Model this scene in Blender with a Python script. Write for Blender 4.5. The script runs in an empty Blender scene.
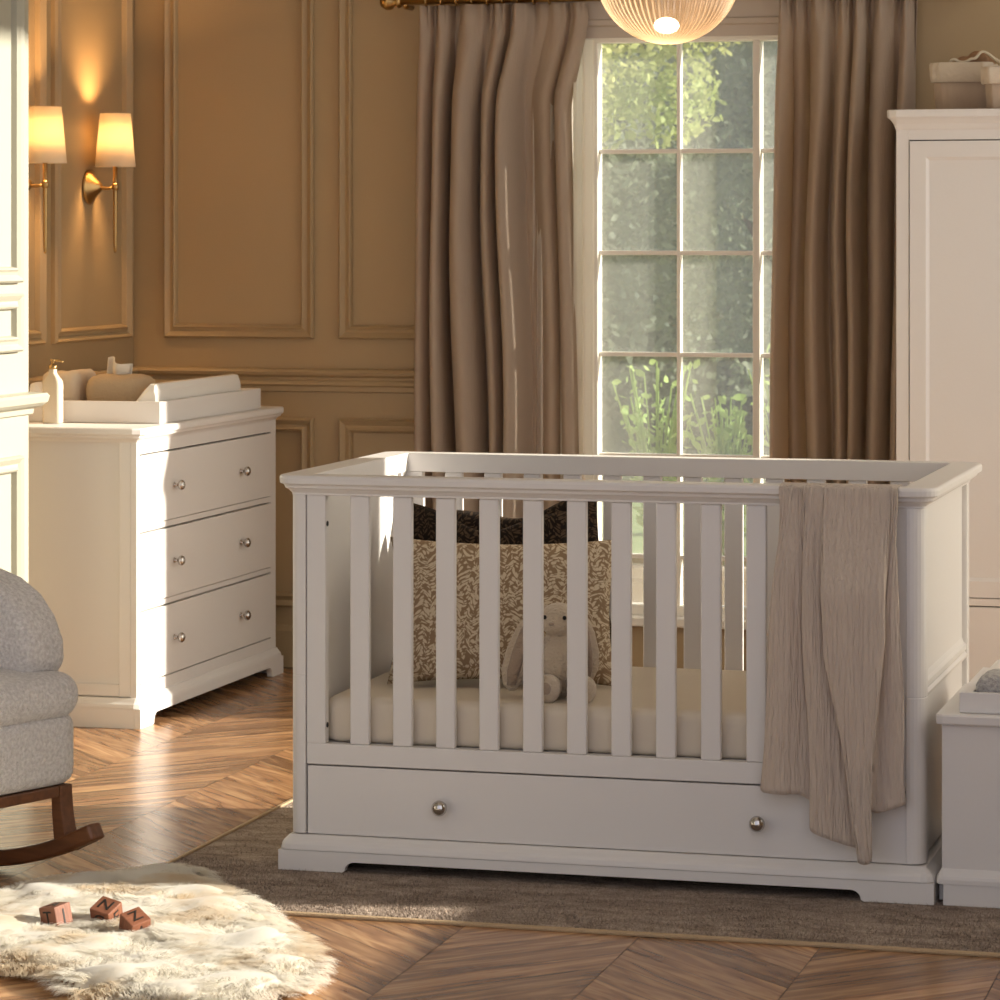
import bpy, bmesh, math, random
from mathutils import Vector, Matrix, noise
random.seed(7)
SC = bpy.context.scene
COL = SC.collection
PI = math.pi
R = math.radians
# ------------------------------------------------------------------ materials
MATS = {}
def mat(name, col, rough=.5, metal=0, bump=None, spec=.5, sheen=0, var=None, coat=0):
    """bump=(scale, strength, detail[, stretch xyz]); var=(scale, colour2, stretch)"""
    m = bpy.data.materials.new(name); m.use_nodes = True
    nt = m.node_tree; b = nt.nodes['Principled BSDF']
    b.inputs['Base Color'].default_value = (*col, 1)
    b.inputs['Roughness'].default_value = rough
    b.inputs['Metallic'].default_value = metal
    b.inputs['Specular IOR Level'].default_value = spec
    b.inputs['Sheen Weight'].default_value = sheen
    b.inputs['Coat Weight'].default_value = coat
    tc = nt.nodes.new('ShaderNodeTexCoord')
    if bump:
        mp = nt.nodes.new('ShaderNodeMapping'); nt.links.new(tc.outputs['Object'], mp.inputs[0])
        if len(bump) > 3: mp.inputs['Scale'].default_value = bump[3]
        n = nt.nodes.new('ShaderNodeTexNoise'); n.inputs['Scale'].default_value = bump[0]; n.inputs['Detail'].default_value = bump[2]
        nt.links.new(mp.outputs[0], n.inputs['Vector'])
        bp = nt.nodes.new('ShaderNodeBump'); bp.inputs['Strength'].default_value = bump[1]; bp.inputs['Distance'].default_value = .01
        nt.links.new(n.outputs['Fac'], bp.inputs['Height']); nt.links.new(bp.outputs[0], b.inputs['Normal'])
    if var:
        mp = nt.nodes.new('ShaderNodeMapping'); nt.links.new(tc.outputs['Object'], mp.inputs[0])
        if len(var) > 2: mp.inputs['Scale'].default_value = var[2]
        n = nt.nodes.new('ShaderNodeTexNoise'); n.inputs['Scale'].default_value = var[0]; n.inputs['Detail'].default_value = 6
        nt.links.new(mp.outputs[0], n.inputs['Vector'])
        rp = nt.nodes.new('ShaderNodeValToRGB'); rp.color_ramp.elements[0].position = .35; rp.color_ramp.elements[1].position = .65
        rp.color_ramp.elements[0].color = (*col, 1); rp.color_ramp.elements[1].color = (*var[1], 1)
        nt.links.new(n.outputs['Fac'], rp.inputs[0]); nt.links.new(rp.outputs[0], b.inputs['Base Color'])
    MATS[name] = m
    return m
def translucent(name, col, trans=.35, rough=.9, bump=None, tcol=None):
    m = mat(name, col, rough, bump=bump, spec=.1)
    nt = m.node_tree; b = nt.nodes['Principled BSDF']; out = nt.nodes['Material Output']
    t = nt.nodes.new('ShaderNodeBsdfTranslucent'); t.inputs[0].default_value = (*(tcol or col), 1)
    mx = nt.nodes.new('ShaderNodeMixShader'); mx.inputs[0].default_value = trans
    nt.links.new(b.outputs[0], mx.inputs[1]); nt.links.new(t.outputs[0], mx.inputs[2]); nt.links.new(mx.outputs[0], out.inputs[0])
    return m
WHITE = mat('white_lacquer', (.76, .73, .70), .42, bump=(90, .03, 3))
WALL = mat('wall_paint', (.40, .29, .16), .55, bump=(160, .05, 2))
BREAST = mat('wall_paint_sunlit', (.40, .385, .31), .5, bump=(160, .05, 2))  # same wall paint, with the sun's brightening put into the colour
CEIL = mat('ceiling_paint', (.75, .72, .66), .9)
TRIMW = mat('window_paint', (.80, .77, .70), .4)
HEADT = mat('architrave_paint', (.50, .43, .36), .5)
CHROME = mat('chrome', (.55, .52, .49), .12, 1)
BRASS = mat('aged_brass', (.45, .29, .12), .28, 1, bump=(60, .1, 2))
DARKW = mat('walnut_wood', (.11, .04, .016), .35, bump=(30, .08, 4, (1, 8, 8)), var=(9, (.17, .065, .025), (1, 8, 8)))
BLOCKW = mat('block_wood', (.25, .095, .05), .55, var=(30, (.17, .06, .03), (1, 6, 1)))
BLACK = mat('black_paint', (.01, .008, .006), .6)
DARKGAP = mat('dark_gap', (.02, .017, .014), .8)
BOUCLE = mat('grey_boucle', (.80, .765, .74), .95, bump=(150, 1.0, 3), sheen=.4, var=(120, (.58, .54, .52)))
SHEET = mat('fitted_sheet', (.66, .58, .47), .85, bump=(9, .35, 2, (1, 1, .6)))
MATW = mat('white_wipeclean', (.78, .75, .70), .5, bump=(14, .1, 2))
CERAM = mat('cream_ceramic', (.62, .53, .40), .45)
POUCH = mat('beige_linen_pouch', (.42, .32, .21), .9, bump=(120, .3, 2))
TISSUE = translucent('white_tissue', (.80, .76, .68), .3)
BUNNY = mat('plush_fur', (.62, .52, .40), .95, bump=(170, .7, 3), sheen=.5)
BUNNYP = mat('plush_pink', (.43, .335, .26), .95, bump=(170, .5, 3), sheen=.4)
FLEECE = mat('grey_fleece', (.55, .53, .50), .95, bump=(130, 1.0, 3), var=(110, (.36, .34, .33)))
BASKET = mat('quilted_cotton', (.44, .34, .255), .9, bump=(60, .3, 2, (1, 1, .15)))
BASKRIM = mat('cream_cotton', (.60, .51, .40), .9, bump=(60, .3, 2))
TOYB = mat('brown_toy_cloth', (.27, .15, .075), .9, bump=(80, .5, 2))
CORD = mat('cream_cord', (.66, .58, .44), .85)
CURT = translucent('linen_curtain', (.47, .385, .31), .30, bump=(220, .35, 3, (1, 1, .12)), tcol=(.82, .64, .43))
MUSLIN = mat('muslin', (.60, .50, .415), .95, sheen=.2)
def muslin_bump(m):
    nt = m.node_tree; b = nt.nodes['Principled BSDF']
    tc = nt.nodes.new('ShaderNodeTexCoord'); mp = nt.nodes.new('ShaderNodeMapping'); mp.inputs['Scale'].default_value = (1, 1, .09)
    nt.links.new(tc.outputs['Object'], mp.inputs[0])
    n = nt.nodes.new('ShaderNodeTexNoise'); n.inputs['Scale'].default_value = 150; n.inputs['Detail'].default_value = 3; n.inputs['Distortion'].default_value = .6
    nt.links.new(mp.outputs[0], n.inputs['Vector'])
    bp = nt.nodes.new('ShaderNodeBump'); bp.inputs['Strength'].default_value = .9; bp.inputs['Distance'].default_value = .011
    nt.links.new(n.outputs['Fac'], bp.inputs['Height']); nt.links.new(bp.outputs[0], b.inputs['Normal'])
muslin_bump(MUSLIN)
def pattern_mat(name, c1, c2, scale, thr=.5, dist=3.0):
    """small fern sprays: two slanted stroke systems that swap sides in vertical bands"""
    m = mat(name, c1, .9, spec=.15); nt = m.node_tree; b = nt.nodes['Principled BSDF']
    N = nt.nodes.new; Lk = nt.links.new
    tc = N('ShaderNodeTexCoord')
    nz = N('ShaderNodeTexNoise'); nz.inputs['Scale'].default_value = 16; nz.inputs['Detail'].default_value = 1; Lk(tc.outputs['Object'], nz.inputs['Vector'])
    wv = N('ShaderNodeVectorMath'); wv.operation = 'MULTIPLY_ADD'; wv.inputs[1].default_value = (.05, .05, .05); Lk(nz.outputs['Color'], wv.inputs[0]); Lk(tc.outputs['Object'], wv.inputs[2])
    outs = []
    for a in (38, -38):
        mp = N('ShaderNodeMapping'); mp.inputs['Rotation'].default_value = (0, R(a), 0); mp.inputs['Scale'].default_value = (1, .05, 1); Lk(wv.outputs[0], mp.inputs[0])
        m2 = N('ShaderNodeMapping'); m2.inputs['Scale'].default_value = (.38, 1, 1); Lk(mp.outputs[0], m2.inputs[0])
        v = N('ShaderNodeTexVoronoi'); v.inputs['Scale'].default_value = scale; v.inputs['Randomness'].default_value = .75; Lk(m2.outputs[0], v.inputs['Vector']); outs.append(v)
    wa = N('ShaderNodeTexWave'); wa.inputs['Scale'].default_value = 9; wa.inputs['Distortion'].default_value = 2.5; wa.inputs['Detail'].default_value = 1; Lk(wv.outputs[0], wa.inputs['Vector'])
    gt = N('ShaderNodeMath'); gt.operation = 'GREATER_THAN'; gt.inputs[1].default_value = .5; Lk(wa.outputs['Fac'], gt.inputs[0])
    mx = N('ShaderNodeMix'); Lk(gt.outputs[0], mx.inputs[0]); Lk(outs[0].outputs['Distance'], mx.inputs[2]); Lk(outs[1].outputs['Distance'], mx.inputs[3])
    rp = N('ShaderNodeValToRGB'); rp.color_ramp.elements[0].position = thr-.07; rp.color_ramp.elements[1].position = thr+.07
    rp.color_ramp.elements[0].color = (*c2, 1); rp.color_ramp.elements[1].color = (*c1, 1)
    Lk(mx.outputs[0], rp.inputs[0]); Lk(rp.outputs[0], b.inputs['Base Color'])
    return m
LEAFP = pattern_mat('beige_leaf_pattern', (.30, .205, .125), (.66, .56, .41), 205, .52)
DARKP = pattern_mat('dark_leaf_pattern', (.014, .009, .006), (.075, .048, .028), 190, .46)

def floor_mat():
    m = mat('oak_boards', (.3, .15, .06), .27, spec=.5); nt = m.node_tree; b = nt.nodes['Principled BSDF']
    uv = nt.nodes.new('ShaderNodeUVMap'); uv.uv_map = 'grain'
    at = nt.nodes.new('ShaderNodeAttribute'); at.attribute_name = 'board'
    mp = nt.nodes.new('ShaderNodeMapping'); mp.inputs['Scale'].default_value = (1.6, 14, 1); nt.links.new(uv.outputs[0], mp.inputs[0])
    n = nt.nodes.new('ShaderNodeTexNoise'); n.inputs['Scale'].default_value = 2.2; n.inputs['Detail'].default_value = 7; n.inputs['Distortion'].default_value = 1.1
    nt.links.new(mp.outputs[0], n.inputs['Vector'])
    rp = nt.nodes.new('ShaderNodeValToRGB'); e = rp.color_ramp.elements
    e[0].position = .30; e[0].color = (.15, .068, .03, 1); e[1].position = .72; e[1].color = (.50, .30, .15, 1)
    k = e.new(.48); k.color = (.29, .15, .07, 1)
    nt.links.new(n.outputs['Fac'], rp.inputs[0])
    hs = nt.nodes.new('ShaderNodeHueSaturation')
    mr = nt.nodes.new('ShaderNodeMapRange'); mr.inputs[3].default_value = .72; mr.inputs[4].default_value = 1.35
    nt.links.new(at.outputs['Fac'], mr.inputs[0]); nt.links.new(mr.outputs[0], hs.inputs['Value']); nt.links.new(rp.outputs[0], hs.inputs['Color'])
    nt.links.new(hs.outputs[0], b.inputs['Base Color'])
    bp = nt.nodes.new('ShaderNodeBump'); bp.inputs['Strength'].default_value = .12; bp.inputs['Distance'].default_value = .004
    nt.links.new(n.outputs['Fac'], bp.inputs['Height']); nt.links.new(bp.outputs[0], b.inputs['Normal'])
    return m
FLOOR = floor_mat()
def rug_mat():
    m = mat('rug_pile', (.2, .15, .11), .98, spec=.1); nt = m.node_tree; b = nt.nodes['Principled BSDF']
    tc = nt.nodes.new('ShaderNodeTexCoord')
    n1 = nt.nodes.new('ShaderNodeTexNoise'); n1.inputs['Scale'].default_value = 7; n1.inputs['Detail'].default_value = 8; n1.inputs['Distortion'].default_value = 1.5
    mp = nt.nodes.new('ShaderNodeMapping'); mp.inputs['Scale'].default_value = (1, 2.2, 1)
    n2 = nt.nodes.new('ShaderNodeTexNoise'); n2.inputs['Scale'].default_value = 210; n2.inputs['Detail'].default_value = 3
    nt.links.new(tc.outputs['Object'], mp.inputs[0]); nt.links.new(mp.outputs[0], n1.inputs['Vector']); nt.links.new(tc.outputs['Object'], n2.inputs['Vector'])
    mm = nt.nodes.new('ShaderNodeMath'); mm.operation = 'ADD'; nt.links.new(n1.outputs['Fac'], mm.inputs[0]); nt.links.new(n2.outputs['Fac'], mm.inputs[1])
    rp = nt.nodes.new('ShaderNodeValToRGB'); e = rp.color_ramp.elements
    e[0].position = .38; e[0].color = (.22, .165, .13, 1); e[1].position = .62; e[1].color = (.54, .44, .36, 1)
    h = nt.nodes.new('ShaderNodeMath'); h.operation = 'MULTIPLY'; h.inputs[1].default_value = .5
    nt.links.new(mm.outputs[0], h.inputs[0]); nt.links.new(h.outputs[0], rp.inputs[0]); nt.links.new(rp.outputs[0], b.inputs['Base Color'])
    bp = nt.nodes.new('ShaderNodeBump'); bp.inputs['Strength'].default_value = 1; bp.inputs['Distance'].default_value = .008
    nt.links.new(mm.outputs[0], bp.inputs['Height']); nt.links.new(bp.outputs[0], b.inputs['Normal'])
    return m
RUG = rug_mat()
RUGEDGE = mat('rug_binding', (.45, .32, .19), .9, bump=(200, .4, 2))
def fur_mat():
    m = mat('sheepskin_fur', (.84, .73, .52), .8, spec=.2, sheen=.3); nt = m.node_tree; b = nt.nodes['Principled BSDF']
    tc = nt.nodes.new('ShaderNodeTexCoord'); n = nt.nodes.new('ShaderNodeTexNoise'); n.inputs['Scale'].default_value = 6; n.inputs['Detail'].default_value = 4
    nt.links.new(tc.outputs['Object'], n.inputs['Vector'])
    rp = nt.nodes.new('ShaderNodeValToRGB'); e = rp.color_ramp.elements
    e[0].position = .36; e[0].color = (.80, .68, .49, 1); e[1].position = .50; e[1].color = (.88, .845, .76, 1)
    nt.links.new(n.outputs['Fac'], rp.inputs[0]); nt.links.new(rp.outputs[0], b.inputs['Base Color'])
    t = nt.nodes.new('ShaderNodeBsdfTranslucent'); nt.links.new(rp.outputs[0], t.inputs[0])
    mx = nt.nodes.new('ShaderNodeMixShader'); mx.inputs[0].default_value = .42
    nt.links.new(b.outputs[0], mx.inputs[1]); nt.links.new(t.outputs[0], mx.inputs[2]); nt.links.new(mx.outputs[0], nt.nodes['Material Output'].inputs[0])
    return m
FUR = fur_mat()
def glass_mat(name, veil=.0, vcol=(1, 1, 1), gloss=.06, rough=0, tint=(1, 1, 1), ribs=False):
    m = bpy.data.materials.new(name); m.use_nodes = True; nt = m.node_tree
    nt.nodes.remove(nt.nodes['Principled BSDF']); out = nt.nodes['Material Output']
    tr = nt.nodes.new('ShaderNodeBsdfTransparent'); tr.inputs[0].default_value = (*tint, 1)
    gl = nt.nodes.new('ShaderNodeBsdfGlossy'); gl.inputs['Roughness'].default_value = rough
    mx = nt.nodes.new('ShaderNodeMixShader'); mx.inputs[0].default_value = gloss
    nt.links.new(tr.outputs[0], mx.inputs[1]); nt.links.new(gl.outputs[0], mx.inputs[2]); last = mx
    if veil:
        tl = nt.nodes.new('ShaderNodeBsdfTranslucent'); tl.inputs[0].default_value = (*vcol, 1)
        m2 = nt.nodes.new('ShaderNodeMixShader'); m2.inputs[0].default_value = veil
        nt.links.new(mx.outputs[0], m2.inputs[1]); nt.links.new(tl.outputs[0], m2.inputs[2]); last = m2
    nt.links.new(last.outputs[0], out.inputs[0])
    return m
GLASS = glass_mat('window_glass', veil=.12, vcol=(.95, .95, .85), gloss=.04)  # milky veil in the glass stands in for haze over the garden
LAMPGLASS = glass_mat('ribbed_glass', veil=.30, vcol=(.86, .66, .48), gloss=.16, rough=.10, tint=(1, .93, .84))
def rib_facing(m):
    nt = m.node_tree; lw = nt.nodes.new('ShaderNodeLayerWeight'); lw.inputs[0].default_value = .35
    mxs = [n for n in nt.nodes if n.type == 'MIX_SHADER']
    for q, lo, hi in zip(mxs, (.05, .12), (.75, .75)):
        mr = nt.nodes.new('ShaderNodeMapRange'); mr.inputs[3].default_value = lo; mr.inputs[4].default_value = hi
        nt.links.new(lw.outputs['Facing'], mr.inputs[0]); nt.links.new(mr.outputs[0], q.inputs[0])
rib_facing(LAMPGLASS)
def emis(name, col, s):
    m = bpy.data.materials.new(name); m.use_nodes = True; nt = m.node_tree
    b = nt.nodes['Principled BSDF']; b.inputs['Base Color'].default_value = (*col, 1)
    b.inputs['Emission Color'].default_value = (*col, 1); b.inputs['Emission Strength'].default_value = s
    return m
BULB = emis('bulb', (1, .78, .48), 14)
SHADE = translucent('lamp_shade_linen', (.86, .78, .64), .42, bump=(200, .1, 2), tcol=(1, .93, .76))
def leaf_mat(name, c, c2, tr=.4):
    m = mat(name, c, .6, var=(1.2, c2), spec=.3); nt = m.node_tree; b = nt.nodes['Principled BSDF']
    rp = [n for n in nt.nodes if n.type == 'VALTORGB'][0]
    t = nt.nodes.new('ShaderNodeBsdfTranslucent'); nt.links.new(rp.outputs[0], t.inputs[0])
    mx = nt.nodes.new('ShaderNodeMixShader'); mx.inputs[0].default_value = tr
    nt.links.new(b.outputs[0], mx.inputs[1]); nt.links.new(t.outputs[0], mx.inputs[2]); nt.links.new(mx.outputs[0], nt.nodes['Material Output'].inputs[0])
    return m
LEAFY = leaf_mat('yellow_green_leaf', (.66, .64, .28), (.32, .40, .14))
LEAFD = leaf_mat('grey_green_leaf', (.11, .145, .11), (.22, .26, .17))
LEAFB = leaf_mat('bright_green_leaf', (.24, .42, .10), (.50, .62, .24))
BARK = mat('bark', (.12, .08, .05), .9, bump=(12, .6, 4))
GRASS = mat('lawn_grass', (.16, .24, .09), .95, var=(2, (.24, .30, .12)))

# ------------------------------------------------------------------ mesh helpers
def bm_new(): return bmesh.new()
def tag(o, label=None, cat=None, group=None, kind=None):
    if label: o['label'] = label
    if cat: o['category'] = cat
    if group: o['group'] = group
    if kind: o['kind'] = kind
    return o
def obj(name, bm, m, parent=None, smooth=False, bevel=0, sub=0, seg=2):
    """world coordinates in; when the parent is an Empty/thing, geometry is moved into its frame"""
    if parent is not None:
        off = Vector((0, 0, 0)); p = parent
        while p is not None: off += Vector(p.location); p = p.parent
        if not parent.get('_local'):
            bmesh.ops.translate(bm, verts=bm.verts, vec=-off)
    me = bpy.data.meshes.new(name); bmesh.ops.recalc_face_normals(bm, faces=bm.faces); bm.to_mesh(me); bm.free()
    if isinstance(m, (list, tuple)):
        for x in m: me.materials.append(x)
    else: me.materials.append(m)
    if smooth: me.polygons.foreach_set('use_smooth', [True] * len(me.polygons))
    o = bpy.data.objects.new(name, me); COL.objects.link(o); o.parent = parent
    if bevel:
        b = o.modifiers.new('bevel', 'BEVEL'); b.width = bevel; b.segments = seg; b.limit_method = 'ANGLE'; b.angle_limit = R(40); b.harden_normals = False
    if sub:
        s = o.modifiers.new('sub', 'SUBSURF'); s.levels = s.render_levels = sub
    return o
def thing(name, loc, label, cat, group=None, local=False):
    o = bpy.data.objects.new(name, None); COL.objects.link(o); o.location = loc; o.empty_display_size = .1
    tag(o, label, cat, group)
    if local: o['_local'] = 1
    return o
def box(bm, x0, x1, y0, y1, z0, z1, M=None):
    vs = [bm.verts.new(p) for p in ((x0,y0,z0),(x1,y0,z0),(x1,y1,z0),(x0,y1,z0),(x0,y0,z1),(x1,y0,z1),(x1,y1,z1),(x0,y1,z1))]
    if M is not None:
        for v in vs: v.co = M @ v.co
    for f in ((0,3,2,1),(4,5,6,7),(0,1,5,4),(1,2,6,5),(2,3,7,6),(3,0,4,7)): bm.faces.new([vs[i] for i in f])
    return vs
def bx(*a, M=None):
    bm = bm_new(); box(bm, *a, M=M); return bm
def rrect(x0, x1, y0, y1, r, n=5):
    r = max(min(r, (x1-x0)/2-1e-4, (y1-y0)/2-1e-4), 1e-4); pts = []
    for cx, cy, a0 in ((x1-r, y0+r, -90), (x1-r, y1-r, 0), (x0+r, y1-r, 90), (x0+r, y0+r, 180)):
        for k in range(n+1):
            a = R(a0 + 90*k/n); pts.append((cx + r*math.cos(a), cy + r*math.sin(a)))
    return pts
def loops(bm, L, close=False, caps=True, fn=None):
    """L: list of loops (list of 3D points), skinned in order"""
    V = [[bm.verts.new(fn(*p) if fn else p) for p in l] for l in L]
    n = len(L[0]); rng = range(len(V) if close else len(V)-1)
    for i in rng:
        a, b = V[i], V[(i+1) % len(V)]
        for k in range(n):
            try: bm.faces.new((a[k], a[(k+1) % n], b[(k+1) % n], b[k]))
            except ValueError: pass
    if caps and not close:
        bm.faces.new(V[0][::-1]); bm.faces.new(V[-1])
    return V
def stack(bm, x0, x1, y0, y1, prof, r=.005, n=4, fn=None):
    """solid moulding stack: prof = [(outset, z)]"""
    return loops(bm, [[(x, y, z) for x, y in rrect(x0-o, x1+o, y0-o, y1+o, max(r+o, .001), n)] for o, z in prof], fn=fn)
def ring(bm, outer, inner, oprof, iprof, r=.005, ri=.002, n=4, fn=None):
    L = [[(x, y, z) for x, y in rrect(outer[0]-o, outer[1]+o, outer[2]-o, outer[3]+o, max(r+o, .001), n)] for o, z in oprof]
    L += [[(x, y, z) for x, y in rrect(inner[0]-o, inner[1]+o, inner[2]-o, inner[3]+o, ri, n)] for o, z in iprof]
    return loops(bm, L, close=True, fn=fn)
def lathe(bm, prof, cx, cy, cz, n=32, axis='z', ribs=0, amp=0, caps=True):
    L = []
    for r, z in prof:
        l = []
        for k in range(n):
            a = 2*PI*k/n; rr = max(r, 1e-5)*(1 + (amp*math.cos(ribs*a) if ribs else 0))
            if axis == 'z': p = (cx+rr*math.cos(a), cy+rr*math.sin(a), cz+z)
            elif axis == 'x': p = (cx+z, cy+rr*math.cos(a), cz+rr*math.sin(a))
            else: p = (cx+rr*math.cos(a), cy+z, cz-rr*math.sin(a))
            l.append(p)
        L.append(l)
    return loops(bm, L, caps=caps)
def tube(bm, pts, rad, n=10):
    L = []; pts = [Vector(p) for p in pts]
    for i, p in enumerate(pts):
        d = (pts[min(i+1, len(pts)-1)] - pts[max(i-1, 0)]).normalized()
        u = d.cross(Vector((0, 0, 1)));  u = Vector((1, 0, 0)) if u.length < .1 else u.normalized(); v = d.cross(u)
        r = rad[i] if isinstance(rad, (list, tuple)) else rad
        L.append([tuple(p + (u*math.cos(2*PI*k/n) + v*math.sin(2*PI*k/n))*r) for k in range(n)])
    return loops(bm, L)
def prism(bm, poly, a0, a1, axis='y', n=1):
    """poly (u,v) extruded: axis y -> u=x v=z ; axis x -> u=y v=z"""
    f = (lambda u, v, w: (u, w, v)) if axis == 'y' else ((lambda u, v, w: (w, u, v)) if axis == 'x' else (lambda u, v, w: (u, v, w)))
    return loops(bm, [[f(u, v, a0+(a1-a0)*i/n) for u, v in poly] for i in range(n+1)])
def ellipsoid(bm, c, r, M=None, seg=20, ring_=12, dist=None):
    res = bmesh.ops.create_uvsphere(bm, u_segments=seg, v_segments=ring_, radius=1)
    for v in res['verts']:
        p = Vector((v.co.x*r[0], v.co.y*r[1], v.co.z*r[2]))
        if dist: p = dist(p)
        if M is not None: p = M @ p
        v.co = p + Vector(c)
# ------------------------------------------------------------------ camera
TH = math.atan(890/3227)
cam = bpy.data.cameras.new('camera'); co = bpy.data.objects.new('camera', cam); COL.objects.link(co)
co.location = (0, 0, 1.44); co.rotation_euler = (R(90), 0, TH)
cam.sensor_width = 36; cam.lens = 36*3.227; cam.shift_y = -.265; cam.clip_end = 200
cam.dof.use_dof = True; cam.dof.focus_distance = 7.6; cam.dof.aperture_fstop = 13
SC.camera = co
# ------------------------------------------------------------------ room shell
XL, XB, YE, YB, XR, ZC = -4.1, -3.75, 8.53, 10.2, .40, 3.75
Y0 = 2.2
WX0, WX1, WZ0, WZ1 = -2.735, -1.53, .205, 2.080        # window opening in the back wall
def floor_boards():
    bm = bm_new(); uvl = bm.loops.layers.uv.new('grain'); fl = bm.faces.layers.float.new('board')
    pitch, cw, g = .132, .374, .0012
    k = -7
    while True:
        xa = -1.858 + k*cw; xb = xa + cw
        if xa > XR: break
        s = 1 if k % 2 == 0 else -1
        cxa, cxb = max(xa, XL), min(xb, XR)
        if cxb > cxa + .01:
            n0 = int((Y0-.6)/pitch); n1 = int((YB+.8)/pitch)
            for j in range(n0, n1):
                yb = j*pitch + (k*7 % 3)*.0
                def ly(x, y): return y + s*(x-xa)
                ya, yc = yb+g, yb+pitch-g
                P = [(cxa+g*.7, ly(cxa, ya)), (cxb-g*.7, ly(cxb, ya)), (cxb-g*.7, ly(cxb, yc)), (cxa+g*.7, ly(cxa, yc))]
                if s < 0: pass
                if min(p[1] for p in P) > YB+.05 or max(p[1] for p in P) < Y0: continue
                P = [(p[0], min(max(p[1], Y0), YB+.02)) for p in P]
                try: f = bm.faces.new([bm.verts.new((*p, 0)) for p in P])
                except ValueError: continue
                r = random.random(); f[fl] = r; o = random.random()*40
                for lp in f.loops:
                    x, y = lp.vert.co.x, lp.vert.co.y
                    lp[uvl].uv = ((x + s*y)*.7 + o, (y - s*x)*.7 + o*3.3)
        k += 1
    # dark bed under the joints
    f = bm.faces.new([bm.verts.new(p) for p in ((XL, Y0, -.004), (XR, Y0, -.004), (XR, YB, -.004), (XL, YB, -.004))]); f.material_index = 1
    for v in [bm.verts.new(p) for p in ((XL,Y0,-.12),(XR,Y0,-.12),(XR,YB,-.12),(XL,YB,-.12))]: pass
    o = obj('floor', bm, [FLOOR, DARKGAP])
    tag(o, 'oak floor laid in a chevron pattern', kind='structure')
floor_boards()
def struct(name, bm, m, bevel=0, label=None):
    o = obj(name, bm, m, bevel=bevel); tag(o, label, kind='structure'); return o
# back wall with window hole, one mesh from four boxes
bm = bm_new()
T = .08
box(bm, XL-.2, WX0, YB, YB+T, -.02, ZC); box(bm, WX1, XR+.2, YB, YB+T, -.02, ZC)
box(bm, WX0, WX1, YB, YB+T, -.02, WZ0); box(bm, WX0, WX1, YB, YB+T, WZ1, ZC)
struct('wall_back', bm, WALL)
struct('wall_left', bx(XL-.2, XL, YE, YB, -.02, ZC), WALL)
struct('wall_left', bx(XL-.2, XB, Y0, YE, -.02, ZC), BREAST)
# right wall: unseen openings, shaped to place the sunbeams and shade the cot
RY0, RY1, RZ1 = 6.1, 9.86, 3.58
bm = bm_new(); box(bm, XR, XR+.12, 4.0, RY0, -.02, ZC); box(bm, XR, XR+.12, RY1, YB, -.02, ZC); box(bm, XR, XR+.12, RY0, RY1, RZ1, ZC); box(bm, XR, XR+.12, 7.95, 8.06, -.02, RZ1); box(bm, XR, XR+.12, RY0, 7.11, -.02, .86); box(bm, XR, XR+.12, RY0, 7.11, 2.3, RZ1); box(bm, XR, XR+.12, 7.11, 7.22, -.02, RZ1)
struct('wall_right', bm, WALL)
struct('ceiling', bx(XL-.2, XR+.2, Y0, YB+T, ZC, ZC+.1), CEIL)
SHEER = translucent('diffuser_voile', (.85, .82, .76), .6, tcol=(.92, .88, .80))  # cloth for an unseen sheer, added to diffuse sun onto the cot end
bm = bm_new(); V = []
for i in range(161):
    y = 7.19+.81*i/160; V.append([bm.verts.new((XR-.06+.022*math.sin(i*.55)+.008*math.sin(i*1.3), y, z)) for z in (.02, 1.6, 3.60)])
for i in range(160):
    for j in range(2): bm.faces.new((V[i][j], V[i+1][j], V[i+1][j+1], V[i][j+1]))
tag(obj('sun_diffuser_sheer', bm, SHEER, smooth=True), 'white sheer curtain added out of view to soften the sun from the right', 'curtain')
# panel mouldings
PPROF = [(0, 0), (0, .010), (.006, .016), (.014, .012), (.022, .007), (.030, .009), (.037, .014), (.042, .011), (.046, 0)]
TRN = [0]
def panel_frame(plane, c, a0, a1, z0, z1, sgn, m=WALL, w=1.0):
    """rectangular moulding; plane 'x' or 'y' at coordinate c, sgn = direction it stands proud"""
    bm = bm_new()
    L = []
    for o, h in PPROF:
        o *= w
        pts = [(a0+o, z0+o), (a1-o, z0+o), (a1-o, z1-o), (a0+o, z1-o)]
        h *= 1.45
        L.append([((p, c+sgn*h, q) if plane == 'y' else (c+sgn*h, p, q)) for p, q in pts])
    loops(bm, L, caps=False)
    TRN[0] += 1
    struct('trim_%d' % TRN[0], bm, m)
def rail(plane, c, a0, a1, prof, sgn, m=WALL):
    """prof [(h, z)] extruded along the wall"""
    bm = bm_new()
    pts = [(c+sgn*h, z) for h, z in prof]
    if plane == 'y': prism(bm, pts, a0, a1, 'x')
    else:
        loops(bm, [[(u, w, v) for u, v in pts] for w in (a0, a1)])
    TRN[0] += 1
    struct('trim_%d' % TRN[0], bm, m)
DADO = [(0, .917), (.012, .920), (.012, .935), (.020, .942), (.016, .952), (.010, .958), (.012, .966), (.026, .974), (.030, .984), (.024, .992), (0, .996)]
for a0, a1 in ((-3.985, -3.455), (-3.365, -2.89)):
    panel_frame('y', YB, a0, a1, 1.095, 3.3, -1)
for a0, a1 in ((-3.985, -3.455), (-3.365, -2.89), (-1.36, -.6), (-.5, .32)):
    panel_frame('y', YB, a0, a1, .20, .83, -1)
for a0, a1 in ((XL, WX0-.10), (WX1+.10, XR)):
    rail('y', YB, a0, a1, DADO, -1)
    rail('y', YB, a0, a1, [(0, 0), (.018, 0), (.018, .12), (.010, .135), (0, .14)], -1)
panel_frame('x', XL, 9.50, 10.14, 1.095, 2.75, 1); panel_frame('x', XL, 8.60, 9.42, 1.095, 2.75, 1)
panel_frame('x', XL, 9.50, 10.14, .2, .83, 1); rail('x', XL, YE, YB, DADO, 1)
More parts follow.
